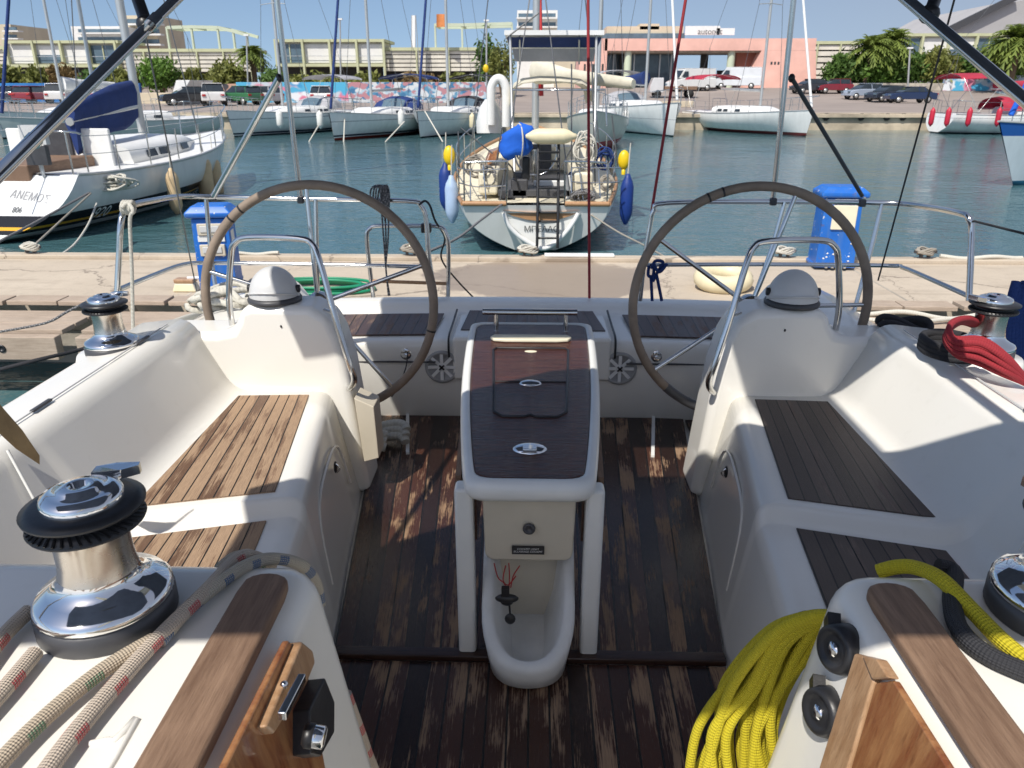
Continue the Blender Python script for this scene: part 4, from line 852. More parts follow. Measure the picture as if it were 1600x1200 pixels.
on_hull(text_mesh('side_number', '920', .27, M['white'], lb, lb.location+V((0, 1.62, .20)), (0, 1, 0), (0, 0, 1)), True)
k = MB(); mm = .58*10.2; k.tube([V((0, mm-.1, 1.95)), V((.45, mm-3.3, 1.75))], .075, 8); bo_ = LB(k, 'boom', M['alu'], lb)
k = MB(); rows = []
for f in [i/8 for i in range(9)]:
    t_ = .62-.25*f; d_ = .28+.28*f+.05*math.sin(f*9); c_ = V((.45*f, mm-.15-3.1*f, 1.95-.2*f))
    rows.append([c_+V((.12*math.cos(a)*(1 if math.sin(a) > 0 else .55), 0, (t_*.9 if math.sin(a) > 0 else d_)*math.sin(a)+.03*math.sin(3*a+f*8))) for a in [2*math.pi*i/14 for i in range(14)]])
k.loft(rows); LB(k, 'sail_cover', M['navy'], bo_)
k = MB(); k.box(V((.55, 2.9, 1.25)), (.9, .08, .75)); k.box(V((-.55, 2.9, 1.25)), (.9, .08, .75)); LB(k, 'bulkhead', M['geld'], lb, bevel=.03)
k = MB(); k.box(V((0, 1.9, 1.0)), (1.3, 1.9, .3)); LB(k, 'cockpit_well', M['greyteak'], lb, bevel=.03)
k = MB(); k.box(V((0, 2.84, 1.3)), (.55, .06, .85)); LB(k, 'companion_door', M['dgrey'], lb, bevel=.01)
k = MB(); k.tube([V((.86, 1.0, .95)), V((.86, 1.0, 1.75))], .025, 8); k.box(V((.86, .98, 1.62)), (.42, .10, .30)); st_ = LB(k, 'instrument_post', M['compass'], lb)
k = MB(); k.box(V((.86, .96, 1.30)), (.36, .10, .30)); LB(k, 'post_box', M['dgrey'], st_)
fender('tan fender hanging amidships on the striped yacht at left', PY(272, 300, 15.0), 'ftan', .80, .12); fender('tan fender with green cap at the bow of the striped yacht', PY(321, 282, 17.3), 'ftan', 1.0, .17); fender('darker tan fender furthest forward on the bow of the striped yacht', PY(336, 278, 18.2), 'ftan', .9, .16)
clump('rope_tangle', 'heap of cream line on the side deck of the striped yacht', 'rope', PY(182, 284, 13.4), .28, 'r_white', 10, 11, .018, .35)
# --- boats moored along the quay
boat('quay_yacht', 'white yacht with side windows, leftmost of the bow-out row at the mural quay', 'sailboat', PZ(366, 214, WZ), 161, L=10.5, B=3.8, hull=M['h_navy'], mast=13, sail=None, boom=False, hood='greycloth', bimini='greycloth', furl=None, windows=3)
boat('quay_yacht', 'white yacht with red underside showing, middle of the bow-out row at the mural quay', 'sailboat', PZ(523, 220, WZ), 166, L=10.5, B=3.8, hull=M['h_red'], mast=14, sail=None, boom=True, hood='navy', bimini='navy', furl='navy')
boat('quay_yacht', 'white yacht with black canopies in front of the blue mural, rightmost of the bow-out row', 'sailboat', PZ(657, 216, WZ), 166, L=10.2, B=3.6, hull=M['h_plain'], mast=14, hood='blackcloth', bimini='blackcloth', furl='navy')
boat('quay_yacht', 'tall white yacht right of the small sloop with its bow towards the water', 'sailboat', PZ(1052, 214, WZ), 193, L=10.5, B=3.7, fs=1.25, fb=1.6, hull=M['h_plain'], mast=14, hood='greycloth', bimini='greycloth', furl='white', sail='navy')
boat('quay_yacht', 'white yacht with red canopy and brown underside at the open stretch of quay', 'sailboat', PZ(1259, 213, WZ), 203, L=9.5, B=3.5, hull=M['h_brown'], mast=13, hood=None, bimini='redcloth', furl='white', sail=None)
boat('long_yacht', 'white yacht lying alongside the right quay with red fenders and red canopies', 'sailboat', V((PY(1462, 205, 43.5).x, 43.8, 0)), -90, L=12, B=3.8, hull=M['h_plain'], mast=14, hood='redcloth', bimini='redcloth', furl='white', sail='redcloth', sternloc=True, windows=2)
for i, (px, w_) in enumerate(((1456, 'pinkish red fender at the stern of the white yacht by the right quay'), (1481, 'red fender second from the stern of the white yacht by the right quay'), (1514, 'red fender hanging amidships on the white yacht by the right quay'), (1560, 'red fender nearest the bow of the white yacht by the right quay'))):
    fender(w_, PY(px, 183, 41.7 if i else 42.6), 'fred', .85, .13, line=.35)
boat('blue_yacht', 'pale hulled boat with royal blue sheer band at the right edge', 'sailboat', PZ(1583, 290, WZ), 112, L=10, B=3.4, fs=1.2, fb=1.55, rake=1.0, hull=M['h_blue'], mast=12, furl='royal', hood=None, sail=None, boom=False)
boat('grey_yacht', 'grey hulled yacht behind the navy sail cover at left', 'sailboat', PZ(22, 236, WZ), 152, L=9.5, B=3.4, hull=M['h_greyg'], mast=14, furl='navy', hood=None, sail=None, boom=False, windows=2)
boat('quay_yacht', 'white yacht behind the striped yacht, its mast left of the navy furled sail', 'sailboat', V((-25.5, 37.5, 0)), 165, L=10, B=3.5, hull=M['h_plain'], mast=14, furl='navy', sail='white', hood=None)
boat('red_sloop', 'cream and red sloop half hidden behind the small sloop', 'sailboat', V((2.35, 30.5, 0)), 174, L=7.5, B=2.6, fs=1.05, fb=1.5, rake=.7, hull=M['h_cream'], mast=11, furl=None, hood=None, sail=None)
for lb_, px, py, yy, m_ in (('white fender between the left and middle bow-out yachts', 500, 187, 38.5, 'fwhite'), ('white fender between the middle and right bow-out yachts', 627, 185, 38.5, 'fwhite'), ('cream fender on the bow of the yacht with black canopies', 738, 190, 41, 'fcream'), ('white fender on the side of the tall yacht right of the sloop', 978, 185, 38.5, 'fwhite'), ('white fender hanging on the left yacht side below its windows', 437, 186, 37.6, 'fwhite')):
    fender(lb_, PY(px, py, yy), m_, .75, .16, line=.3)
def line(name, label, pts, r, m, cat='mooring line', group=None, sub=6):
    k = MB(); k.tube(pts, r, 7, sub=sub); return tag(k.build(name, M[m]), label, cat, group)
def lpx(*a): return [PY(*p) for p in a]
line('mooring_line', 'mooring line running down to the water from the bow of the left quay yacht', lpx((498, 196, 38), (482, 223, 36)), .03, 'r_white')
line('mooring_line', 'mooring line hanging straight down from the bow of the middle quay yacht', lpx((539, 175, 37.2), (537, 222, 36)), .03, 'r_white')
line('mooring_line', 'mooring line slanting left from the black canopied yacht to the water', lpx((632, 190, 37.6), (602, 222, 35.5)), .03, 'r_white')
line('mooring_line', 'mooring line slanting right from the black canopied yacht to the water', lpx((664, 174, 37.2), (692, 222, 35.5)), .03, 'r_white')
line('mooring_line', 'dark stern line with snubber from the left quarter of the sloop to the pier', lpx((790, 315, 11.35), (750, 345, 10.2), (715, 372, 9.0), (665, 395, 8.2)), .016, 'r_check')
line('mooring_line', 'stern line from the right quarter of the sloop running right to the water', lpx((918, 332, 11.35), (965, 362, 10.6), (1000, 380, 9.9), (1040, 402, 8.2)), .012, 'r_grey')
line('mooring_line', 'upper stern line from the striped yacht to the pier at left', lpx((140, 301, 11.6), (60, 345, 9.6), (0, 377, 8.3), (-20, 390, 8.1)), .016, 'r_check')
line('mooring_line', 'stern line from the striped yacht down to the cleat on the pier', lpx((142, 302, 11.6), (95, 345, 10), (55, 382, 8.6), (40, 394, 8.15)), .013, 'r_grey')
line('mooring_line', 'slack cream line sagging from the striped yacht side to the pier edge', lpx((151, 318, 11.7), (138, 350, 10.6), (118, 380, 9.2), (96, 398, 8.2)), .014, 'r_white')

clump('rope_tangle', 'purple grey line bundle hung at the left rail end of the sloop', 'rope', PY(765, 275, 11.8), .13, 'r_check', 7, 31, .011, 1.1)
clump('rope_tangle', 'blue and grey line bundle hung high on the right rail of the sloop', 'rope', PY(945, 250, 12.2), .14, 'bluerope', 7, 33, .012, 1.2)
clump('rope_tangle', 'pale line bundle draped on the right rail below the high blue bundle', 'rope', PY(948, 285, 12.0), .11, 'r_grey', 6, 34, .012, 1.0)
# ================================================================== pier furniture
def service_post(label, base, h, w, rz, panel, left):
    t = thing('service_pedestal', label, 'service pedestal', base); b = V(base)
    k = MB(); k.loft([[b+V((x*w*f, y*w*.8*f, z)) for x, y in ((-.5, -.5), (.5, -.5), (.5, .5), (-.5, .5))] for z, f in ((0, 1.06), (.03, 1.06), (.032, 1.0), (h*.86, .94))], smooth=False); k.build('pedestal_body', M['blue'], t, bevel=.015)
    k = MB(); zt = h*.87; k.loft([[b+V((x*w*f, y*w*.8*f, z)) for x, y in ((-.5, -.5), (.5, -.5), (.5, .5), (-.5, .5))] for z, f in ((zt, 1.18), (zt+.035, 1.24), (zt+.05, 1.20), (h, .86))], smooth=False); k.build('pedestal_cap', M['blue'], t, bevel=.02)
    f = -w*.8*.5
    if left:
        for z in (.60, .42):
            k = MB(); k.box(b+V((0, f*.95-.012, z)), (w*.66, .03, .10)); so_ = k.build('socket_box', M['panel'], t, bevel=.006)
            k = MB(); k.box(b+V((0, f*.95-.03, z+.005)), (w*.5, .01, .055)); k.build('socket_lid', M['compass'], so_, bevel=.004)
        k = MB(); k.box(b+V((0, f*.95-.008, .52)), (w*.7, .012, .05)); k.build('white_band', M['white'], t)
        k = MB(); k.box(b+V((w*.5*.95, -.02, .5)), (.012, .10, .16)); k.build('side_hatch', M['white'], t, bevel=.004)
    else:
        k = MB(); k.box(b+V((.02, f*.95-.01, h*.63)), (w*.62, .025, h*.30)); k.build('front_panel', M['cream'], t, bevel=.008)
        k = MB(); k.box(b+V((.02, f*.95-.012, h*.83)), (w*.6, .02, .04)); k.build('white_band', M['white'], t)
        k = MB()
        for i in range(9): k.ball(b+V((random.uniform(-.45, .45)*w, f*1.0-.0, random.uniform(.06, .36)*h)), (.012, .004, .009), 6)
        k.build('paint_chips', M['white'], t)
    for i in range(4):
        k = MB(); k.lathe([(.016, 0), (.016, .05), (.008, .055), (0, .055)], 8, b+V((-.09+.06*i, f-.03, 0))); k.build('water_tap', M['chrome'], t)
    t.rotation_euler = (0, 0, R(rz)); return t
service_post('blue service pedestal with cream socket boxes standing behind the left wheel', (PY(336, 470, 6.42).x, 6.62, DZ+.001), .80, .32, 8, None, True)
service_post('weathered blue service pedestal with cream front panel behind the right wheel', (PY(1294, 410, 7.9).x, 7.85, DZ+.03), .80, .38, -4, None, False)
# scrubbing brush
t = thing('scrub_brush', 'yellow backed scrubbing brush with cream bristles beside the left service pedestal', 'brush', PY(292, 452, 6.75)); c = V((PY(292, 452, 6.7).x, 6.7, DZ+.07))
k = MB(); k.box(c+V((0, 0, .03)), (.18, .10, .035)); k.build('brush_back', M['pine'], t, bevel=.008)
k = MB(); k.loft([[c+V((x*f, y*f, z)) for x, y in ((-.09, -.05), (.09, -.05), (.09, .05), (-.09, .05))] for z, f in ((.012, .95), (-.068, 1.25))], smooth=False); k.build('bristles', M['fcream'], t, bevel=.015)
k = MB(); k.tube([c+V((.02, 0, .05)), c+V((.5, .1, .04))], .014, 8); k.build('brush_handle', M['white'], t)
# hose, ropes, cleats on the pier and our stern
hose = MB(); hx = PY(450, 462, 6.6)
for r_, dz in ((.34, 0), (.30, .02), (.26, .04), (.32, .05)): hose.tube([V((hx.x+.25+r_*1.5*math.cos(a), 6.75+r_*.6*math.sin(a), DZ+.02+dz)) for a in [2*math.pi*i/18 for i in range(18)]], .014, 7, closed=True, sub=2)
hose.tube(lpx((470, 468, 6.5), (400, 470, 6.3), (385, 490, 6.0), (375, 460, 6.5)), .013, 7, sub=5); tag(hose.build('garden_hose', M['r_green2']), 'coiled green hose lying on the pier right of the left pedestal', 'hose')
o = clump('rope_heap', 'untidy heap of cream and brown mooring rope on the left quarter of the yacht', 'rope', V((-1.55, 3.75, .55)), .22, 'r_white', 7, 21, .016, .3)
clump('rope_heap', 'brown rope heap behind the left steering pedestal on the stern', 'rope', PY(393, 495, 4.4), .16, 'r_grey', 8, 22, .014, .6)
k = MB(); k.tube(lpx((215, 540, 3.0), (250, 515, 3.6), (300, 495, 4.2), (345, 488, 4.8), (380, 480, 5.5)), .022, 8, sub=6); tag(k.build('stern_line', M['r_white']), 'thick white mooring rope running from the left quarter to the pier', 'mooring line')
k = MB(); k.tube(lpx((-10, 520, 5.2), (70, 505, 5.25), (105, 487, 5.3), (150, 465, 5.4)), .010, 6, sub=4); tag(k.build('shore_line', M['r_check']), 'thin brown line lying across the pier planks at left', 'mooring line')
k = MB(); k.tube(lpx((-10, 580, 4.9), (60, 562, 5.0), (130, 545, 5.3), (200, 520, 5.5)), .016, 6, sub=4); tag(k.build('shore_line', M['r_black']), 'black line running under the pier beam at left', 'mooring line')
k = MB(); k.tube([V((PY(x, 488, 6.1).x, 6.1+.06*math.sin(x*.02), -.15+.02*math.sin(x*.05))) for x in range(1340, 1540, 12)], .020, 7, sub=2); k.tube([V((PY(x, 492, 6.0).x, 5.95+.07*math.sin(x*.025+1), -.15)) for x in range(1310, 1530, 12)], .018, 7, sub=2); tag(k.build('pier_rope', M['r_white']), 'two cream ropes lying along the pier edge behind the right wheel', 'rope')
k = MB(); k.tube([V((PY(x, 402, 8.1).x, 8.1+.03*math.sin(x*.04), -.09+.012*math.sin(x*.07))) for x in range(1470, 1610, 10)], .022, 7, sub=2); tag(k.build('pier_rope', M['r_white']), 'white rope lying along the far edge of the pier at right', 'rope')
k = MB(); k.tube([V((PY(x, 402, 8.1).x, 8.08+.03*math.sin(x*.05), -.09+.012*math.sin(x*.09))) for x in range(365, 445, 8)], .018, 7, sub=2); tag(k.build('pier_rope', M['r_white']), 'white rope lying along the far edge of the pier behind the left wheel', 'rope')
for i, (px, lbx) in enumerate(((50, 'cleat with wound rope on the far pier edge left of the striped stern'), (642, 'cleat with brown rope on the far pier edge left of the sloop'), (825, 'cleat with white rope on the pier edge in front of the sloop'), (1225, 'cleat with rope on the far pier edge beside the right pedestal'), (1445, 'cleat with rope on the far pier edge at the right'))):
    c = V((PY(px, 400, 8.1).x, 8.1, -.095)); t = thing('pier_cleat', lbx, 'cleat', c); k = MB(); k.bar(c+V((-.12, 0, .06)), c+V((.12, 0, .06)), .03, .03); k.box(c+V((-.04, 0, .03)), (.03, .04, .06)); k.box(c+V((.04, 0, .03)), (.03, .04, .06)); k.build('cleat_horn', M['dgrey'], t, bevel=.006)
    k = MB(); rg = random.Random(i)
    for j in range(5): k.tube([c+V((.10*math.cos(a)*rg.uniform(.7, 1.1), .05*math.sin(a), .05+.02*math.sin(2*a+j)+.008*j)) for a in [2*math.pi*q/10 for q in range(10)]], .012, 6, closed=True, sub=2)
    o = k.build('cleat_rope', M['r_grey' if i in (1, 4) else 'r_white']); tag(o, 'wound rope on the '+lbx.replace(' with wound rope', '').replace(' with brown rope', '').replace(' with white rope', '').replace(' with rope', ''), 'rope')
for px, py, lbx, m_ in ((870, 398, 'white plank lying on the pier edge in front of the sloop', 'white'),):
    k = MB(); k.box(V((PY(905, 402, 8.1).x, 8.1, -.09)), (.75, .10, .025)); tag(k.build('plank', M[m_], bevel=.006), lbx, 'plank')
# cream round float on the pier seen through the right wheel
t = thing('mooring_float', 'cream round float lying on the pier behind the right wheel', 'float', V((PY(1128, 455, 6.9).x, 6.9, DZ))); c = V((PY(1128, 455, 6.9).x, 6.9, DZ+.10)); k = MB(); k.tube([c+V((.19*math.cos(a), .15*math.sin(a), .03*math.sin(a))) for a in [2*math.pi*i/20 for i in range(20)]], .085, 12, closed=True); k.build('float_ring', M['fcream'], t); k = MB(); k.tube([c+V((.19*math.cos(a)+.09*math.cos(b)*math.cos(a), .15*math.sin(a), .09*math.sin(b))) for a, b in [(.4, 2*math.pi*i/10) for i in range(10)]], .012, 6, closed=True); k.build('float_band', M['r_grey'], t)
# ================================================================== loose lines on our yacht
def rope(name, label, pts, r, m, cat='rope', sub=8, n=10, group=None):
    k = MB(); [k.tube(p, r, n, sub=sub) for p in (pts if isinstance(pts[0], list) else [pts])]; return tag(k.build(name, M[m]), label, cat, group)
zt = .9+.016
def Z(*a): return [PZ(*p) for p in a]
rope('sheet_rope', 'cream rope with red flecks running past the big left winch over the shoulder', Z((-60, 1080, .915), (0, 1000, .915), (45, 955, .915))+[], .0108, 'r_red')
rope('sheet_rope', 'cream rope with red flecks lying on the left shoulder beside the teak strip', Z((40, 1250, .915), (130, 1130, .915), (235, 1010, .915), (330, 915, .918))+[PY(362, 880, .995), PY(385, 868, 1.02), PY(410, 876, 1.04)], .0108, 'r_red')
rope('sheet_rope', 'cream rope with blue flecks over the left shoulder hanging into the cockpit', Z((248, 1004, .911), (288, 958, .914), (345, 910, .916))+[PY(385, 884, .98), PY(425, 873, 1.03), PY(468, 882, 1.065), PY(492, 908, 1.085), PY(500, 945, 1.085)], .0105, 'r_blue')
rope('sheet_rope', 'cream rope with green flecks lowest on the left shoulder', Z((-60, 1260, .915), (40, 1150, .915), (150, 1055, .915), (240, 1000, .915)), .0105, 'r_green')
rope('sheet_rope', 'short cream rope with red flecks left of the big winch', Z((-60, 1150, .914), (0, 1085, .914), (55, 1020, .914)), .0108, 'r_red')
rope('hanging_sheet', 'cream rope with red flecks hanging down in the cockpit under the left shoulder', lpx((540, 1085, 1.12), (560, 1140, 1.12), (578, 1190, 1.14), (600, 1240, 1.15)), .0125, 'r_red')
rope('halyard_tail', 'green flecked rope end hanging over the left shoulder corner', [PY(335, 905, 1.0), PY(350, 885, 1.02), PY(370, 872, 1.05), PY(400, 872, 1.07), PY(425, 885, 1.09)], .012, 'r_green')
# yellow hank
hank = []
rg = random.Random(12)
for i in range(19):
    f = i/18; x0 = 1290-8*f; e = 1085+f*165+rg.uniform(-8, 8)
    yy = 1.05+.03*math.sin(i*2.1)
    w1, w2, w3 = rg.uniform(-14, 14), rg.uniform(-16, 16), rg.uniform(-18, 18)
    hank.append([PY(1318-10*f, 962+6*f, yy-.03), PY(1290-26*(1-f), 962+12*f, yy), PY(1240-40*(1-f)+20*f+w1*.6, 985+45*f+w1*.5, yy+.02), PY(1165-30*(1-f)+62*f+w2, 1065+25*f, yy+.03), PY(1115+100*f-12+w3, 1140+15*f, yy+.02), PY(e-10, 1230, yy)])
rope('yellow_hank', 'thick hank of yellow rope hanging over the right shoulder into the cockpit', hank, .0092, 'r_yellow', n=10)
rope('yellow_sheet', 'yellow rope curving over the right shoulder past the right winch', [PY(1372, 893, 1.03), PY(1400, 886, 1.02), PY(1430, 887, 1.0)]+Z((1470, 905, .925), (1520, 955, .92), (1570, 1005, .917), (1640, 1060, .916)), .0115, 'r_yellow')
rope('black_sheet', 'black rope with pale flecks lying under the yellow rope on the right shoulder', [PY(1465, 885, 1.0), PY(1490, 895, .99)]+Z((1488, 940, .914), (1500, 985, .914), (1545, 1025, .914), (1640, 1065, .914)), .013, 'r_black')
rope('black_tail', 'black flecked rope end bent over the right shoulder above the yellow hank', [PY(1235, 975, 1.07), PY(1260, 966, 1.06), PY(1290, 968, 1.04)], .013, 'r_black')
# red coil over the right after winch
wp_ = wpos[3][0]; red = []
for i in range(11):
    f = i/10; h_ = .03*(i % 3); red.append([PY(1552-16*f, 512+4*f, 2.56-h_), PY(1515-14*f, 497+7*f, 2.46-h_), PY(1486-9*f, 505+22*f, 2.36-h_), PY(1490+4*f, 528+26*f, 2.30-h_), PY(1530+4*(1-f), 530+38*f, 2.27-h_), PY(1572-2*f, 556+30*f, 2.24-h_), PY(1604, 592+8*f, 2.2), PY(1630, 612+5*f, 2.2)])
rope('red_coil', 'red rope coil draped over the right after winch', red, .0092, 'r_redline')
rope('black_coil', 'black rope coil under the red rope by the right after winch', [[wp_+V((-.10+.085*math.cos(a), .02+.10*math.sin(a), .01+.016*j)) for a in [2*math.pi*i/14 for i in range(15)]] for j in range(3)], .014, 'r_black')
rope('black_coil', 'black rope coil on the side deck behind the right steering pedestal', [[PY(1415, 517, 2.95)+V((.085*math.cos(a+.5*j), .05*math.sin(a)+.012*j, .014*j+.02*math.sin(a*2+j))) for a in [2*math.pi*i/14 for i in range(15)]] for j in range(3)], .013, 'r_black')
blue = []
for i in range(9): blue.append([PY(1588+i*5, 440+6*(i % 3), 2.75), PY(1578+i*5, 480, 2.72), PY(1572+i*6, 540, 2.7), PY(1575+i*6, 600+8*(i % 2), 2.68)])
rope('blue_hank', 'navy rope hank hanging at the right edge beside the after winch', blue, .016, 'bluerope')
# red lines, thin stays
def lng(name, label, a, b, r, m, cat='rope', e0=0, e1=0):
    A = PY(*a); B = PY(*b); d = B-A; k = MB(); k.tube([A-d*e0, B+d*e1], r, 7); return tag(k.build(name, M[m]), label, cat)
lng('red_line', 'dark red line hanging straight down in front of the sloop to the stern rail', (919, 0, 4.2), (921, 466, 4.2), .008, 'r_thinred', e0=.2)
lng('red_line', 'dark red line slanting from the canopy down to the right stern rail', (1072, -4, 4.15), (1018, 332, 4.15), .008, 'r_thinred', e0=.2)
lng('control_line', 'thin dark line slanting across the right end of the stern rail', (1492, -4, 3.3), (1372, 438, 3.9), .0042, 'r_black', e0=.2)
lng('control_line', 'thin dark line slanting across the left end of the stern rail', (216, -4, 3.4), (312, 478, 3.9), .0035, 'wire', e0=.2)
lng('guard_line', 'thin dark guard line running right from the right rail corner', (1520, 345, 3.42), (1640, 375, 2.6), .005, 'r_black')
rope('tie_line', 'white cord tied on the left rail corner and hanging straight down', lpx((190, 325, 3.28), (200, 318, 3.30), (208, 330, 3.28), (203, 345, 3.28), (206, 420, 3.28), (208, 520, 3.25)), .008, 'r_white')
k = MB(); c = PY(200, 324, 3.32)
for j in range(4): k.tube([c+V((.012*(j-1.5)+.004*math.cos(a), .024*math.sin(a), .026*math.cos(a))) for a in [2*math.pi*i/10 for i in range(10)]], .008, 6, closed=True)
tag(k.build('cord_knot', M['r_white']), 'white cord knot wrapped round the left rail corner', 'knot')
ck = []
c = PY(597, 305, 4.13)
for j in range(6): ck.append([c+V((-.060+.013*j, -.03, -.03-.02*(j % 3))), c+V((-.05+.014*j, -.035+.01*(j % 2), .035)), c+V((-.02+.010*j, .0, .05)), c+V((.0+.009*j, -.03, .0)), c+V((.0+.006*j, -.035, -.09-.02*(j % 3)))])
for j in range(3): ck.append([c+V((.0+.015*j, -.03, .05)), PY(597+j*5, 340, 4.1), PY(600+j*3, 380, 4.1), PY(603, 420, 4.1), PY(607+j, 462, 4.1)])
rope('checked_hank', 'hank of black and white checked line hung on the left stern rail', ck, .0048, 'r_check', n=8)
rope('dark_cord', 'thin black cord tied at the inner end of the left stern rail', lpx((655, 320, 4.13), (664, 314, 4.12), (672, 322, 4.12), (680, 345, 4.2), (695, 372, 4.6), (690, 405, 4.9), (716, 440, 5.4), (745, 470, 5.6)), .006, 'r_black')
rope('blue_lashing', 'navy rope lashing at the inner end of the right stern rail', [lpx((1018, 420, 4.1), (1024, 408, 4.1), (1036, 410, 4.1), (1028, 424, 4.1), (1020, 440, 4.1)), lpx((1020, 410, 4.1), (1030, 425, 4.08), (1042, 412, 4.1)), lpx((1017, 430, 4.1), (1019, 470, 4.1)), lpx((1026, 430, 4.1), (1034, 470, 4.1)), lpx((1014, 415, 4.12), (1013, 430, 4.1), (1020, 432, 4.1), (1022, 418, 4.1))], .009, 'bluerope')
k = MB(); c = V((-.83, 3.22, .03))
for j in range(3): k.tube([c+V((.13+.0*j+.11*math.cos(a), .05*math.sin(a)+.02*j, .022*j+.015*math.sin(2*a))) for a in [2*math.pi*i/14 for i in range(12)]], .022, 10, sub=4)
tag(k.build('white_coil', M['r_white']), 'thick white rope coil on the cockpit floor behind the left pedestal', 'rope')
rope('latch_cord', 'thin black cord hanging from the left bench latch', lpx((637, 552, 3.56), (634, 575, 3.55), (622, 605, 3.5), (612, 620, 3.5)), .003, 'r_black')
t_ = MB(); t_.loft([[PY(-60, 540, 1.5), PY(-60, 615, 1.5)], [PY(0, 632, 1.55), PY(0, 678, 1.55)], [PY(35, 672, 1.6), PY(26, 702, 1.6)], [PY(62, 712, 1.66), PY(62, 726, 1.66)]], closed=False, caps=False, smooth=False)
ob = t_.build('webbing_strap', M['strap']); sm = ob.modifiers.new('solid', 'SOLIDIFY'); sm.thickness = .004; tag(ob, 'tan webbing strap end hanging in at the left edge above the seat', 'strap')
# ================================================================== cars and vans on the quay
def rot2(p, th, c): return V((c[0]+p[0]*math.cos(th)-p[1]*math.sin(th), c[1]+p[0]*math.sin(th)+p[1]*math.cos(th), c[2]+p[2]))
PAINT = {}
def paint(c):
    if c not in PAINT: PAINT[c] = mat('car_paint_%d' % len(PAINT), c, .22, 0, .04, 2, coat=.6)
    return PAINT[c]
def car(label, px, py, Y, col, kind='saloon', rz=0, group=None, cat='car', name='parked_car'):
    p = PY(px, py, Y); base = V((p.x, Y, gz(Y))); t = thing(name, label, cat, base, group); b = base
    S = {'saloon': (4.55, 1.76, [(-2.25, .35), (-2.27, .75), (-2.2, .92), (-1.55, .98), (1.0, .98), (2.05, .86), (2.26, .68), (2.27, .35)], [(-1.75, .96), (-1.0, 1.42), (.25, 1.44), (1.15, .97)]),
         'hatch': (4.0, 1.72, [(-1.98, .35), (-2.0, .8), (-1.92, 1.0), (-1.3, 1.0), (.85, 1.0), (1.75, .86), (1.97, .68), (2.0, .35)], [(-1.9, .98), (-1.55, 1.45), (.15, 1.50), (1.05, .98)]),
         'suv': (4.5, 1.85, [(-2.22, .4), (-2.25, .9), (-2.2, 1.1), (-1.5, 1.12), (1.0, 1.1), (2.05, 1.02), (2.25, .8), (2.26, .4)], [(-2.15, 1.08), (-1.9, 1.66), (.3, 1.70), (1.1, 1.09)]),
         'van': (5.8, 2.0, [(-2.9, .4), (-2.92, 1.2), (-2.9, 1.4), (-1.0, 1.4), (1.5, 1.4), (2.3, 1.2), (2.85, .95), (2.9, .4)], [(-2.88, 1.38), (-2.84, 2.38), (1.3, 2.42), (2.05, 1.36)])}[kind]
    L, W, body, cab = S
    k = MB(); k.loft([[b+V((x*(1-.03*abs(s)), s*W/2*(.98 if z > .8 else 1), z-(.03 if abs(s) == 1 and z > .8 else 0))) for x, z in body] for s in (-1, -.9, .9, 1)]); k.build('car_body', paint(col), t, bevel=.05)
    k = MB(); k.loft([[b+V((x*(.985 if z > 1.2 else 1), s*W/2*(.80 if z > 1.2 else .94), z)) for x, z in cab] for s in (-1, 1)], smooth=False); k.build('cabin_glass' if kind != 'van' else 'van_box', M['glass'] if kind != 'van' else paint(col), t, bevel=.06)
    k = MB(); (x1, z1), (x2, z2) = cab[1], cab[2]; k.box(b+V(((x1+x2)/2, 0, max(z1, z2)+.01)), (x2-x1+.12, W*.80, .05)); k.build('roof_panel', paint(col), t, bevel=.02)
    if kind == 'van':
        for s in (-1, 1):
            k = MB(); k.prism([b+V((.9, s*W*.455, 1.5)), b+V((1.75, s*W*.465, 1.5)), b+V((1.35, s*W*.43, 2.1)), b+V((.9, s*W*.43, 2.1))], (0, s*.05, 0)); k.build('side_window', M['glass'], t)
        k = MB(); k.prism([b+V((2.05, -.8, 1.45)), b+V((2.05, .8, 1.45)), b+V((1.45, .7, 2.2)), b+V((1.45, -.7, 2.2))], (.05, 0, .02)); k.build('windscreen', M['glass'], t)
    else:
        for s in (-1, 1):
            for xp in (-.45, cab[1][0]-.05, ): k = MB(); k.bar(b+V((xp, s*W*.462, .98)), b+V((xp+.08, s*W*.405, cab[1][1]-.02)), .07, .03, (0, 1, 0)); k.build('door_pillar', paint(col), t)
    wr = .32 if kind != 'van' else .36
    for sx in (-1, 1):
        for s in (-1, 1):
            c = b+V((sx*L*.30, s*(W/2-.09), wr)); rm = Matrix.Rotation(R(90), 3, 'X'); k = MB(); k.lathe([(wr*.6, -.1), (wr*.95, -.1), (wr, -.06), (wr, .06), (wr*.95, .1), (wr*.6, .1)], 18, c, rm); wo = k.build('wheel', M['rubber'], t)
            k = MB(); k.lathe([(0, -.105), (wr*.62, -.1), (wr*.62, .1), (0, .105)], 12, c, rm); k.build('wheel_rim', M['alu'], wo)
    for s in (-1, 1):
        k = MB(); k.box(b+V((L*.485, s*W*.36, .72)), (.12, .36, .14)); k.build('headlight', M['window'], t, bevel=.02)
        k = MB(); k.box(b+V((-L*.49, s*W*.38, .82)), (.08, .28, .16)); k.build('tail_light', M['redpaint'], t, bevel=.02)
    t.rotation_euler = (0, 0, R(rz)); return t
GP = 'cars parked along the quay'
car('red hatchback parked in front of the blue wall at left', 52, 160, 74, (.25, .02, .03), 'hatch', 95, GP)
car('dark grey car parked left of the red hatchback, by the blue wall', 22, 160, 74, (.04, .04, .05), 'hatch', 100, GP)
car('maroon car half hidden behind the masts right of the red hatchback', 78, 160, 74.5, (.12, .02, .03), 'hatch', 95, GP)
car('white off-road car in front of the blue wall, left of the navy sail cover', 103, 160, 73, (.72, .72, .70), 'suv', 100, GP)
car('silver car just behind the navy sail cover', 150, 160, 74, (.45, .46, .48), 'hatch', 95, GP)
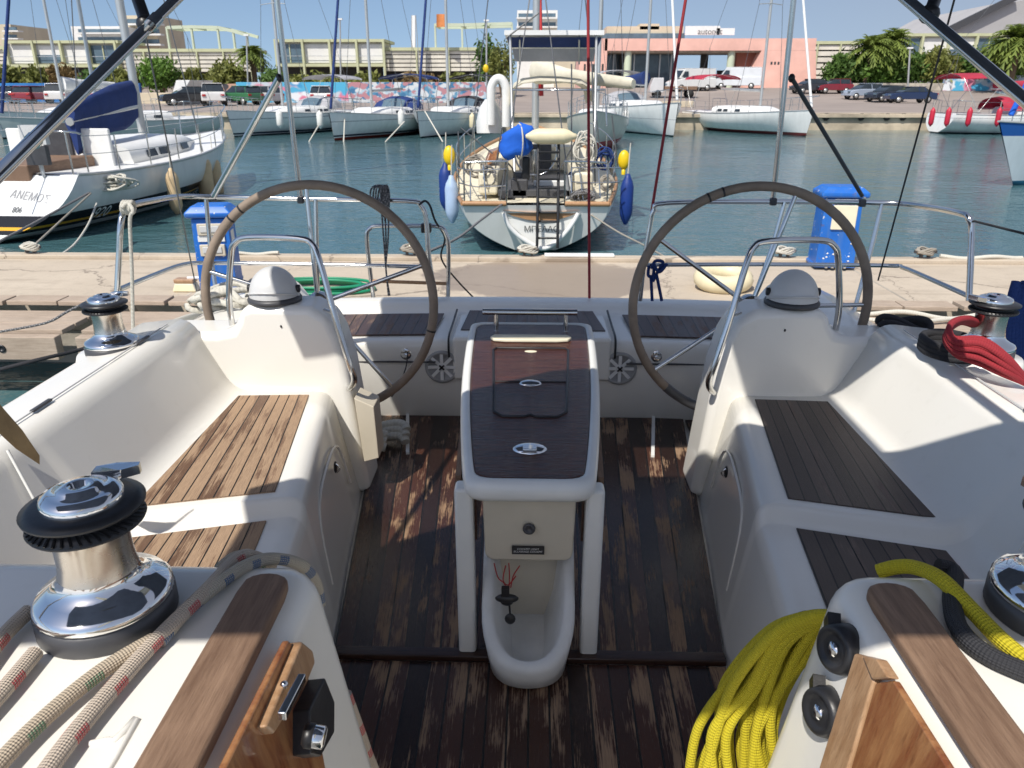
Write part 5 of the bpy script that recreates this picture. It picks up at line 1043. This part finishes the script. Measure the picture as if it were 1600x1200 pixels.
car('black saloon parked beside the white angled wall', 297, 168, 66, (.012, .012, .014), 'saloon', 215, GP)
car('white off-road car with spare wheel parked right of the black saloon', 337, 168, 66, (.75, .75, .73), 'suv', 110, GP)
car('green car parked right of the white off-road car', 378, 168, 68, (.05, .18, .08), 'hatch', 150, GP)
car('silver car parked between the green car and the left quay yacht', 408, 168, 69, (.50, .51, .52), 'hatch', 160, GP)
car('white car visible between the left and middle quay yachts', 505, 165, 66, (.75, .75, .74), 'hatch', 100, GP)
car('dark red saloon parked before the oleander hedge', 1300, 148, 92, (.20, .015, .025), 'hatch', 185, GP)
car('dark car at the left end of the row before the oleander hedge', 1262, 148, 92, (.03, .03, .035), 'hatch', 195, GP)
car('silver blue hatchback parked in the row before the hedge', 1347, 155, 84, (.33, .38, .46), 'hatch', 190, GP)
car('dark hatchback between the silver one and the navy saloon', 1383, 157, 81, (.03, .035, .05), 'hatch', 200, GP)
car('navy blue saloon parked broadside nearest the right yacht', 1420, 160, 78, (.012, .025, .075), 'saloon', 180, GP)
car('white camper van parked before the pink building portal', 1078, 142, 96, (.74, .74, .72), 'van', 200, None, 'van', 'parked_van')
car('long white panel van parked before the pink building', 1150, 137, 99, (.66, .68, .70), 'van', 165, None, 'van', 'parked_van')
car('dark grey car at the edge of the portal beside the panel van', 1112, 140, 100, (.05, .05, .05), 'hatch', 190, GP)
# flatbed truck
p = PY(1055, 150, 86); b = V((p.x, 86, gz(86))); t = thing('flatbed_truck', 'small grey flatbed truck in front of the camper van', 'truck', b)
k = MB(); k.box(b+V((.4, 0, .95)), (3.4, 1.9, .35)); k.build('truck_bed', M['greyteak'], t, bevel=.03); k = MB(); k.loft([[b+V((x, s*.9, z)) for x, z in ((-2.8, .5), (-2.8, 1.2), (-2.5, 1.95), (-1.45, 1.95), (-1.4, .5))] for s in (-1, 1)]); k.build('truck_cab', paint((.6, .6, .6)), t, bevel=.06)
for sx in (-2.0, 1.4):
    for s in (-1, 1): k = MB(); k.lathe([(.0, -.12), (.38, -.12), (.38, .12), (0, .12)], 16, b+V((sx, s*.8, .38)), Matrix.Rotation(R(90), 3, 'X')); k.build('wheel', M['rubber'], t)
# ================================================================== walls and buildings
def mural(name, cols, sc_):
    t = NT(name); o = t.obj(); c = cols[0]
    for i, cc in enumerate(cols[1:]):
        n = t.noise(t.comb(t.math('ADD', t.sep(o)[0], i*17.3), t.math('MULTIPLY', t.sep(o)[2], 1.3), i*3.1), sc_*(1+.35*i), 2, .4); c = t.mix(t.ramp(n, .50, .56), c, cc)
    t.set(Base_Color=c, Roughness=.8); return t.m
M['mural_blue'] = mural('blue_painted_wall', [(.02, .18, .50), (.03, .22, .56), (.02, .09, .32)], .12)
M['mural_mix'] = mural('mixed_mural', [(.50, .56, .62), (.65, .20, .30), (.05, .30, .55), (.72, .75, .78), (.08, .40, .62)], .35)
M['mural_sky'] = mural('blue_white_mural', [(.10, .27, .42), (.42, .54, .62), (.05, .17, .32), (.60, .64, .66), (.45, .22, .25)], .75)
M['mural_dark'] = mural('dark_mural', [(.05, .05, .06), (.30, .30, .33), (.50, .30, .22), (.02, .02, .03)], .6)
M['pinkwall'] = mat('pink_render', (.80, .47, .39), .85, 0, .14, .35)
M['terracotta'] = mat('terracotta_render', (.34, .13, .09), .85, 0, .1, .5)
M['beigewall'] = mat('beige_render', (.58, .50, .37), .9, 0, .1, .4)
M['greenframe'] = mat('pale_green_frame', (.52, .53, .33), .6, 0, .08, .6)
M['louvre'] = mat('white_louvre', (.68, .64, .55), .7, 0, .16, .5)
M['shadowgap'] = mat('dark_interior', (.05, .05, .05), .8)
M['greyroof'] = mat('grey_metal_roof', (.38, .37, .37), .7, 0, .06, .2)
M['shutter'] = mat('white_shutter', (.74, .73, .70), .7, 0, .06, 1)
M['mint'] = mat('pale_green_column', (.56, .62, .47), .7, 0, .06, .6)
def wallpx(name, label, x0, x1, yt, Y, m, h=None, th=.35, z0=None):
    a = PY(x0, 150, Y).x; c = PY(x1, 150, Y).x; zt_ = PY((x0+x1)/2, yt, Y).z; zb = gz(Y) if z0 is None else z0
    k = MB(); k.box(((a+c)/2, Y, (zt_+zb)/2), (c-a, th, zt_-zb)); return tag(k.build(name, M[m], bevel=.03), label, 'wall')
wallpx('painted_wall', 'long bright blue painted wall behind the parked cars at left', -160, 222, 130, 79, 'mural_blue')
wallpx('quay_low_wall', 'low beige wall between the navy sail cover and the black saloon', 213, 272, 145, 72, 'beigewall')
k = MB(); A = PY(270, 172, 68.5); k.prism([V((A.x, 68, QT)), V((A.x+.6, 68, QT)), V((A.x+2.1, 68, 2.1)), V((A.x+.9, 68, 2.1))], (0, 5, 0)); tag(k.build('angled_wall', M['white'], bevel=.03), 'white slanting wall end beside the black saloon', 'wall')
wallpx('mural_wall', 'wall with dark mural behind the black saloon and white off-road car', 278, 372, 131, 78, 'mural_dark')
wallpx('mural_wall', 'wall with pink and white mural behind the left quay yacht', 372, 545, 128.5, 78, 'mural_mix')
wallpx('mural_wall', 'wall with blue and white mural behind the middle quay yachts', 545, 760, 128.5, 78, 'mural_sky')
wallpx('low_wall', 'low stone wall behind the parked cars under the oleander hedge', 1305, 1470, 130, 96, 'concgrey')
wallpx('low_wall', 'grey wall with pale mural behind the long yacht at right', 1470, 1700, 118, 96, 'mural_mix')
wallpx('ramp_wall', 'pale ramp wall behind the tall white yacht', 1020, 1085, 158, 62, 'beigewall')
def box_px(k, x0, x1, y0, y1, Y, d, yy=None):
    a = PY(x0, (y0+y1)/2, Y).x; c = PY(x1, (y0+y1)/2, Y).x; zt_ = PY((x0+x1)/2, y0, Y).z; zb = PY((x0+x1)/2, y1, Y).z
    k.box(((a+c)/2, Y+d/2, (zt_+zb)/2), (abs(c-a), d, zt_-zb))
def pavilion(label, x0, x1, yt, yb, Y, panes):
    a = PY(x0, yt, Y); t = thing('pavilion', label, 'building', (a.x, Y, gz(Y)))
    k = MB(); box_px(k, x0+2, x1-2, yt+2, yb-1, Y+.6, 6); k.build('inner_walls', M['louvre'], t)
    n = len(panes); w = (x1-x0)/n
    for i, pn in enumerate(panes):
        l = x0+i*w; m_ = {'w': 'shutter', 'd': 'window', 'h': 'shutter'}[pn]; k = MB(); box_px(k, l+2.5, l+w-2.5, yt+8, yb-6, Y+.45, .1); o = k.build('window', M[m_], t)
        if pn == 'h': k = MB(); box_px(k, l+3, l+w-3, (yt+yb)/2+2, yb-6.5, Y+.4, .06); k.build('window_pane', M['window'], o)
        if pn == 'd': k = MB(); box_px(k, l+w/2-.7, l+w/2+.7, yt+8, yb-6, Y+.35, .1); k.build('window_frame', M['greenframe'], o)
    k = MB(); box_px(k, x0-1, x1+1, yt, yt+4.5, Y, 7); k.build('roof_beam', M['greenframe'], t); k = MB(); box_px(k, x0-1, x1+1, yb-4.5, yb, Y, 7); k.build('floor_beam', M['greenframe'], t)
    for i in range(n+1):
        k = MB(); x = x0+i*w; box_px(k, x-1.6, x+1.6, yt, yb+24, Y-.12, .5); k.build('frame_post', M['greenframe'], t)
    k = MB(); box_px(k, x0, x1, yb-17, yb-16.2, Y+.1, .05); k.build('balcony_rail', M['alu'], t)
    k = MB(); box_px(k, x0+3, x1-3, yb, yb+26, Y+3, 1); k.build('ground_floor', M['shadowgap'], t)
pavilion('pale green framed pavilion with white and dark windows at far left', 12, 183, 63, 105, 98, 'whwd'[0:4])
pavilion('pale green framed pavilion with white shutters left of the centre', 432, 600, 61, 104, 98, 'dwww')
pavilion('pale green framed building half hidden by trees at right', 1396, 1565, 52, 98, 120, 'dwhd')
def louvres(label, x0, x1, y0, y1, Y, n, pergola=None):
    a = PY(x0, y0, Y); t = thing('louvre_building', label, 'building', (a.x, Y, gz(Y))); k = MB(); box_px(k, x0, x1, y0+1, y1, Y+.8, 5); k.build('inner_walls', M['shadowgap'], t)
    k = MB(); box_px(k, x0, x1, y0-4, y0+1, Y, 6); k.build('roof_beam', M['greenframe'], t)
    for i in range(n):
        k = MB(); h = (y1-y0)/n; yy = y0+i*h; box_px(k, x0, x1, yy+.25*h, yy+h, Y+.2, .25); k.build('louvre_slat', M['louvre'], t)
    m = max(2, int((x1-x0)/38))
    for i in range(m+1): k = MB(); x = x0+(x1-x0)*i/m; box_px(k, x-1, x+1, y0, y1+16, Y-.05, .3); k.build('frame_post', M['greenframe'], t)
    k = MB(); box_px(k, x0, x1, y1, y1+22, Y+3, 1); k.build('ground_floor', M['shadowgap'], t)
    if pergola:
        for x, yt in pergola: k = MB(); box_px(k, x-1.3, x+1.3, yt, y0-3, Y+.2, .35); k.build('pergola_post', M['mint'], t)
        for (x, yt), (x2, y2) in zip(pergola, pergola[1:]):
            k = MB(); A_ = PY(x, yt+1, Y+.3); B2 = PY(x2, y2+1, Y+.3); k.bar(A_, B2, .3, .35); k.build('pergola_beam', M['mint'], t); k = MB(); k.bar(A_+V((0, 4, 0)), B2+V((0, 4, 0)), .3, .35); k.build('pergola_beam', M['mint'], t)
            k = MB(); k.bar(A_, A_+V((0, 4, 0)), .25, .3); k.build('pergola_rafter', M['mint'], t)
louvres('white louvred building with rooftop pergola behind the green tree', 186, 392, 80, 112, 99, 5, [(262, 42), (300, 41), (341, 42), (365, 48), (386, 54)])
louvres('white louvred building left of the cream rigged sloop canopy', 601, 752, 78, 111, 99, 5, [(680, 38), (722, 38), (760, 37), (800, 36)])
louvres('low louvred building right of the pink building', 1274, 1345, 68, 126, 118, 6)
louvres('louvred building end at the far left edge', -60, 10, 76, 106, 99, 5)
# pink building with its portal
t = thing('pink_building', 'pink portal building with white sign on the roof', 'building', (PY(1090, 100, 106).x, 106, gz(106))); YB = 106
k = MB(); box_px(k, 945, 1275, 60, 79, YB, 9); box_px(k, 905, 948, 60, 140, YB, 9); 
k.prism([PY(1180, 80, YB), PY(1278, 59, YB), PY(1278, 142, YB), PY(1200, 142, YB), PY(1172, 118, YB)][0:0] or [PY(1190, 79, YB), PY(1275, 79, YB), PY(1275, 145, YB), PY(1160, 145, YB)], (0, 9, 0)); k.build('pink_walls', M['pinkwall'], t)
k = MB(); box_px(k, 1150, 1188, 80, 122, YB+2, 4); k.build('terracotta_wall', M['terracotta'], t)
k = MB(); box_px(k, 945, 1190, 79, 82, YB+.5, 9); k.build('portal_soffit', M['concgrey'], t)
k = MB(); box_px(k, 945, 1055, 82, 145, YB+6, .4); k.build('glass_front', M['window'], t)
for x in (958, 990, 1012, 1030, 1048): k = MB(); box_px(k, x-1, x+1, 82, 145, YB+5.7, .3); k.build('window_mullion', M['alu'], t)
k = MB(); box_px(k, 968, 978, 84, 140, YB+5, .5); k.build('dark_doorway', M['shadowgap'], t); k = MB(); box_px(k, 1094, 1105, 84, 140, YB+6, .6); k.build('dark_pier', M['shadowgap'], t)
k = MB(); box_px(k, 1120, 1150, 110, 140, YB+7, .5); box_px(k, 1055, 1150, 80, 86, YB+8, .5); k.build('rear_wall', M['shadowgap'], t)
for x in (981, 1142):
    k = MB(); c = PY(x, 100, YB+.6); k.lathe([(.48, gz(YB)), (.48, PY(x, 79, YB).z)], 16, V((c.x, YB+.8, 0))); k.build('round_column', M['mint'], t)
k = MB(); box_px(k, 948, 1068, 41, 53, YB+4, 5); box_px(k, 1000, 1030, 37, 46, YB+4, 4); k.build('rooftop_block', M['beigewall'], t)
k = MB(); box_px(k, 946, 1070, 52, 60, YB+3.6, 5); k.build('rooftop_windows', M['window'], t)
k = MB(); box_px(k, 1071, 1125, 40.5, 54.5, YB+1, .3); box_px(k, 1120, 1148, 44, 54.5, YB+1, .3); sg = k.build('roof_sign', M['white'], t)
text_mesh('sign_text', 'autonet', 1.0, M['dgrey'], sg, PY(1109, 53.6, YB+.8), (1, 0, 0), (0, 0, 1))
for i in range(3): k = MB(); box_px(k, 1204+i*5.5, 1207+i*5.5, 96.5, 101, YB-.02, .2); k.build('wall_vent', M['dgrey'], t)
for i in range(5): k = MB(); box_px(k, 912+i*7, 915+i*7, 100, 118, YB-.03, .2); k.build('wall_slot', M['shadowgap'], t)
# far blocks above the roofline
def block(label, x0, x1, y0, y1, Y, m, floors=2, name='apartment_block'):
    a = PY((x0+x1)/2, y1, Y); t = thing(name, label, 'building', (a.x, Y, gz(Y))); k = MB(); box_px(k, x0, x1, y0, 140, Y, 12); k.build('walls', M[m], t)
    for i in range(floors):
        h = (y1-y0)/floors; yy = y0+i*h; k = MB(); box_px(k, x0+2, x1-2, yy+.35*h, yy+.75*h, Y-.1, .3); k.build('window_band', M['window'], t)
        k = MB(); box_px(k, x0-1, x1+1, yy+.78*h, yy+.95*h, Y-1.5, 1.6); k.build('balcony', M['shutter'], t)
block('small brownish block behind the far left pavilion', 4, 27, 38, 62, 150, 'beigewall'); block('white balcony block above the far left pavilion', 120, 200, 41, 66, 150, 'shutter', 2)
block('beige block with rooftop room behind the left tall mast', 196, 250, 24, 72, 155, 'beigewall', 3); block('white stepped top block behind the sloop canopy', 808, 870, 16, 44, 170, 'shutter', 2)
block('low beige block between the sloop and the pink building', 868, 948, 48, 64, 160, 'beigewall', 1)
t = thing('grey_hall', 'large grey hall roof rising at the upper right behind the palms', 'building', (PY(1560, 60, 190).x, 190, gz(190)))
k = MB(); k.prism([PY(1478, 52, 190), PY(1560, 8, 190), PY(1800, -40, 190), PY(1800, 140, 190), PY(1478, 140, 190)], (0, 40, 0)); k.build('hall_roof', M['greyroof'], t); k = MB(); k.bar(PY(1480, 48, 189), PY(1590, -6, 189), .8, 1.4); k.build('roof_edge', M['dgrey'], t)
# flags
for lb_, x, y0, y1, w_, m_ in (('orange flag on a pole above the louvred building', 690, 22, 42, 16, 'orange'), ('white feather flag above the louvred building', 646, 24, 74, 7, 'white')):
    if m_ == 'orange': M['orange'] = canvas('orange_cloth', (.75, .28, .10), .2)
    c = PY(x, y1, 97); t = thing('flag', lb_, 'flag', V((c.x, 97, gz(97)))); k = MB(); k.tube([V((c.x+.65, 97, gz(97))), PY(x+w_*.5, y0, 97)], .05, 6); k.build('flag_pole', M['alu'], t)
    k = MB(); k.loft([[PY(x+w_*(u-.5), y0+(y1-y0)*v+3*math.sin(v*3)*(1-u)*(w_ > 10), 97+.15*math.sin(6*u)) for u in [i/8 for i in range(9)]] for v in [i/6 for i in range(7)]], closed=False, caps=False); k.build('flag_cloth', M[m_], t)
for px, y0, y1, lbx in ((531, 30, 128, 'pale lamp post right of the white shuttered pavilion centre'), (1422, 75, 135, 'pale leaning lamp post at the oleander hedge'), (760, 32, 125, 'grey post with yellow lifebuoy box by the trees'), (385, 55, 130, 'pale slender lamp post beside the left palm')):
    c = PY(px, 128, 84); t = thing('lamp_post', lbx, 'lamp post', V((c.x, 84, gz(84)))); k = MB(); k.tube([V((c.x, 84, gz(84))), PY(px, y0, 84)], .09, 8); k.build('post', M['alu'], t); k = MB(); k.box(PY(px, y0, 84), (.5, .3, .15)); k.build('lamp_head', M['white'], t)
    if 'yellow' in lbx: k = MB(); k.ball(PY(px-1, 107, 83.8), (.3, .2, .4)); k.build('lifebuoy_box', M['yellow'], t)
# ================================================================== plants
def leafm(name, a, b):
    t = NT(name); n = t.noise(t.obj(), .9, 3); n2 = t.new('ShaderNodeNewGeometry').outputs['Random Per Island']; c = t.mix(n2, a, b); c = t.mix(t.ramp(n, .35, .7), c, sc3(b, 1.3)); c = t.mix(.0, c, c); t.set(Base_Color=c, Roughness=.65)
    tl = t.new('ShaderNodeBsdfTranslucent'); t.lk(c, tl.inputs[0]); ms = t.new('ShaderNodeMixShader'); ms.inputs[0].default_value = .25; t.lk(t.b.outputs[0], ms.inputs[1]); t.lk(tl.outputs[0], ms.inputs[2]); t.lk(ms.outputs[0], t.out.inputs[0]); return t.m
M['leaf'] = leafm('green_leaves', (.055, .125, .012), (.12, .22, .03)); M['leaf_y'] = leafm('olive_leaves', (.10, .125, .025), (.20, .21, .05)); M['leaf_d'] = leafm('dark_leaves', (.035, .085, .012), (.08, .15, .025)); M['leaf_b'] = leafm('dry_leaves', (.13, .085, .03), (.22, .15, .06)); M['leaf_p'] = leafm('palm_leaves', (.07, .11, .015), (.17, .22, .04))
M['bark'] = mat('bark', (.16, .11, .07), .9, 0, .3, 3, bump=.5, bs=10)
def foliage(k, rg, c, r, n, ls):
    cl = []
    for i in range(max(5, int(n/45))):
        u = V((rg.gauss(0, 1), rg.gauss(0, 1), rg.gauss(0, 1))).normalized(); f = rg.uniform(.35, 1.0); cl.append(V((c[0]+u.x*r[0]*f, c[1]+u.y*r[1]*f, c[2]+u.z*r[2]*f)))
    for i in range(n):
        q = rg.choice(cl); p = q+V((rg.gauss(0, .17)*r[0], rg.gauss(0, .17)*r[1], rg.gauss(0, .2)*r[2]))
        a = V((rg.gauss(0, 1), rg.gauss(0, 1), rg.gauss(0, .7))).normalized(); b = a.orthogonal().normalized(); b = (Matrix.Rotation(rg.uniform(0, 6.28), 3, a) @ b); s = ls*rg.uniform(.6, 1.5)
        d = a.cross(b); k.add([p-b*s*.9, p+d*s*.35, p+b*s, p-d*s*.35], [(0, 1, 2, 3)])
def shrub(name, label, x0, x1, y0, y1, Y, m, n=900, cat='shrub', ls=.22, seed=0, group=None, trunk=False):
    rg = random.Random(seed+int(x0)); a = PY(x0, y1, Y); b = PY(x1, y1, Y); zt_ = PY((x0+x1)/2, y0, Y).z; zb = min(gz(Y)+(.8 if trunk else 0), zt_-1) if trunk else gz(Y)
    t = thing(name, label, cat, V(((a.x+b.x)/2, Y, gz(Y))), group); k = MB(); foliage(k, rg, ((a.x+b.x)/2, Y, (zt_+zb)/2), ((b.x-a.x)*.42, min(2.5, (b.x-a.x)*.4), (zt_-zb)*.42), n, ls); k.build('foliage' if not trunk else 'crown', M[m], t)
    k = MB(); c = V(((a.x+b.x)/2, Y, gz(Y)))
    for j in range(4): k.tube([c, c+V((rg.uniform(-.25, .25)*(b.x-a.x), rg.uniform(-.5, .5), (zt_-c.z)*.75))], [.14, .04], 6)
    k.build('trunk' if trunk else 'stems', M['bark'], t)
SG = None
shrub('round_tree', 'dense bright green tree right of the navy sail cover', 222, 288, 86, 150, 84, 'leaf', 2600, 'tree', .24, 1, None, True)
for a in (('brownish shrub at the far left above the blue wall', -10, 40, 104, 134, 'leaf_y'), ('olive shrub above the blue wall left of the navy furled sail', 35, 80, 104, 134, 'leaf_y'), ('brown reed-like shrub above the blue wall by the navy furled sail', 75, 125, 102, 134, 'leaf_b'), ('green shrub hidden behind the tall left mast', 120, 175, 108, 134, 'leaf_d'), ('olive bush just left of the round green tree', 175, 228, 104, 150, 'leaf_y'), ('olive bush just right of the round green tree', 285, 330, 108, 134, 'leaf_y'), ('thin bush left of the left palm', 325, 388, 92, 134, 'leaf_y'), ('leafy bush right of the left palm', 408, 450, 104, 132, 'leaf_d'), ('low bush under the white shuttered pavilion', 448, 540, 113, 132, 'leaf_y'), ('low bush at the right end of the white shuttered pavilion', 540, 612, 112, 132, 'leaf_y'), ('low reddish bush under the louvred building', 610, 690, 112, 132, 'leaf_b'), ('low green bush under the louvred building left of the trees', 685, 745, 113, 132, 'leaf_y')):
    shrub('shrub', a[0], a[1], a[2], a[3], a[4], 84+(a[1] % 7)*.25, a[5], 2300, 'shrub', .29, 3)
shrub('leafy_tree', 'dark green tree behind the grey post left of the sloop canopy', 742, 782, 50, 125, 90, 'leaf_d', 1700, 'tree', .24, 5, None, True); shrub('leafy_tree', 'olive green tree right behind the grey post left of the sloop canopy', 762, 806, 66, 125, 86, 'leaf_y', 1700, 'tree', .22, 6, None, True)
for a in (('left end of the oleander hedge by the pink building', 1280, 1345, 78, 134, 'leaf_d'), ('oleander bush with pale flowers behind the dark red car', 1320, 1392, 74, 134, 'leaf'), ('oleander bush behind the navy saloon', 1368, 1450, 76, 134, 'leaf_d'), ('yellow green oleander bush under the right pavilion', 1425, 1500, 72, 132, 'leaf_y'), ('dark oleander bush beneath the right canopy frame', 1475, 1555, 76, 130, 'leaf_d'), ('oleander bush at the far right behind the long yacht', 1530, 1640, 76, 130, 'leaf')):
    shrub('oleander', a[0], a[1], a[2], a[3], a[4], 98+(a[1] % 5)*.3, a[5], 3600, 'shrub', .31, 7)
def palm(label, px, yb, yt, Y, r, seed, n=95):
    rg = random.Random(seed); c = V((PY(px, yb, Y).x, Y, gz(Y))); top = PY(px, yt, Y); t = thing('palm_tree', label, 'palm tree', c)
    k = MB(); k.tube([c, c.lerp(V((c.x+.15, Y, top.z)), .5), V((c.x, Y, top.z))], [.32, .24], 10); k.build('trunk', M['bark'], t); k = MB(); h = V((c.x, Y, top.z))
    for i in range(n):
        a = rg.uniform(0, 6.28); el = rg.uniform(-.45, 1.25); d = V((math.cos(a)*math.cos(el), math.sin(a)*math.cos(el), math.sin(el))); prev = h; L_ = r*rg.uniform(.8, 1.15); sd_ = V((-math.sin(a), math.cos(a), 0)); m = 7
        P = [h+d*L_*u-V((0, 0, .55*L_*u*u)) for u in [j/m for j in range(m+1)]]
        for j in range(1, m+1):
            w_ = .42*L_*(.35+.65*math.sin(math.pi*min(1, j/m+.1)))*.55; tg = (P[j]-P[j-1]).normalized()
            for s in (-1, 1): k.add([P[j-1], P[j], P[j]+sd_*s*w_+tg*w_*.7-V((0, 0, w_*.35)), P[j-1]+sd_*s*w_*.9+tg*w_*.6-V((0, 0, w_*.35))][0:3], [(0, 1, 2)])
    k.build('crown', M['leaf_p'], t)
palm('palm at the left end of the white shuttered pavilion', 398, 130, 84, 86, 2.1, 3); palm('left palm of the pair above the oleander hedge', 1352, 128, 72, 97, 2.9, 5); palm('right palm of the pair above the oleander hedge', 1385, 128, 64, 99, 3.1, 6); palm('big palm at the right edge above the long yacht', 1580, 120, 62, 92, 3.7, 8, 110); palm('drooping palm just left of the big right palm', 1557, 120, 78, 96, 3.0, 9)
# ================================================================== camera, light, sky
cam = bpy.data.cameras.new('camera'); co = bpy.data.objects.new('camera', cam); COL.objects.link(co)
co.location = EYE; co.rotation_euler = (R(90)-PITCH, 0, YAW); cam.lens = F*36/1600; cam.sensor_width = 36; cam.clip_start = .05; cam.clip_end = 4000; cam.dof.use_dof = True; cam.dof.focus_distance = 1.7; cam.dof.aperture_fstop = 12.0; sc.camera = co
EL = R(54); AZ = R(30)
sd = V((math.sin(AZ)*math.cos(EL), math.cos(AZ)*math.cos(EL), -math.sin(EL)))
sl = bpy.data.lights.new('sun', 'SUN'); sl.energy = 4.2; sl.angle = R(.53); sl.color = (1, .95, .87); so = bpy.data.objects.new('sun', sl); COL.objects.link(so); so.rotation_euler = sd.to_track_quat('-Z', 'Y').to_euler()
so.location = (-10, -15, 25)
w = bpy.data.worlds.new('World'); sc.world = w; w.use_nodes = True; nt = w.node_tree; bg = nt.nodes['Background']
sk = nt.nodes.new('ShaderNodeTexSky'); sk.sky_type = 'NISHITA'; sk.sun_disc = False; sk.sun_elevation = EL; sk.sun_rotation = math.pi+AZ; sk.air_density = 1.0; sk.dust_density = 1.0; sk.ozone_density = 1.5
tc = nt.nodes.new('ShaderNodeTexCoord'); mp = nt.nodes.new('ShaderNodeMapping'); mp.vector_type = 'TEXTURE'
ad = nt.nodes.new('ShaderNodeVectorMath'); ad.operation = 'ADD'; ad.inputs[1].default_value = (0, 0, .13); nt.links.new(tc.outputs['Generated'], ad.inputs[0]); nt.links.new(ad.outputs[0], sk.inputs[0])
sx = nt.nodes.new('ShaderNodeSeparateXYZ'); nt.links.new(tc.outputs['Generated'], sx.inputs[0]); mr = nt.nodes.new('ShaderNodeMapRange'); mr.inputs[1].default_value = -.15; mr.inputs[2].default_value = .55; mr.inputs[4].default_value = .55; nt.links.new(sx.outputs[0], mr.inputs[0])
mxc = nt.nodes.new('ShaderNodeMix'); mxc.data_type = 'RGBA'; nt.links.new(mr.outputs[0], mxc.inputs[0]); nt.links.new(sk.outputs[0], mxc.inputs[6]); mxc.inputs[7].default_value = (2.9, 2.95, 3.3, 1)
nt.links.new(mxc.outputs[2], bg.inputs[0]); bg.inputs[1].default_value = .12
sc.view_settings.view_transform = 'Standard'; sc.view_settings.look = 'None'; sc.view_settings.exposure = 0.18; sc.view_settings.gamma = 1
sc.cycles.use_denoising = True; sc.cycles.max_bounces = 8; sc.cycles.transparent_max_bounces = 8; sc.cycles.sample_clamp_indirect = 6
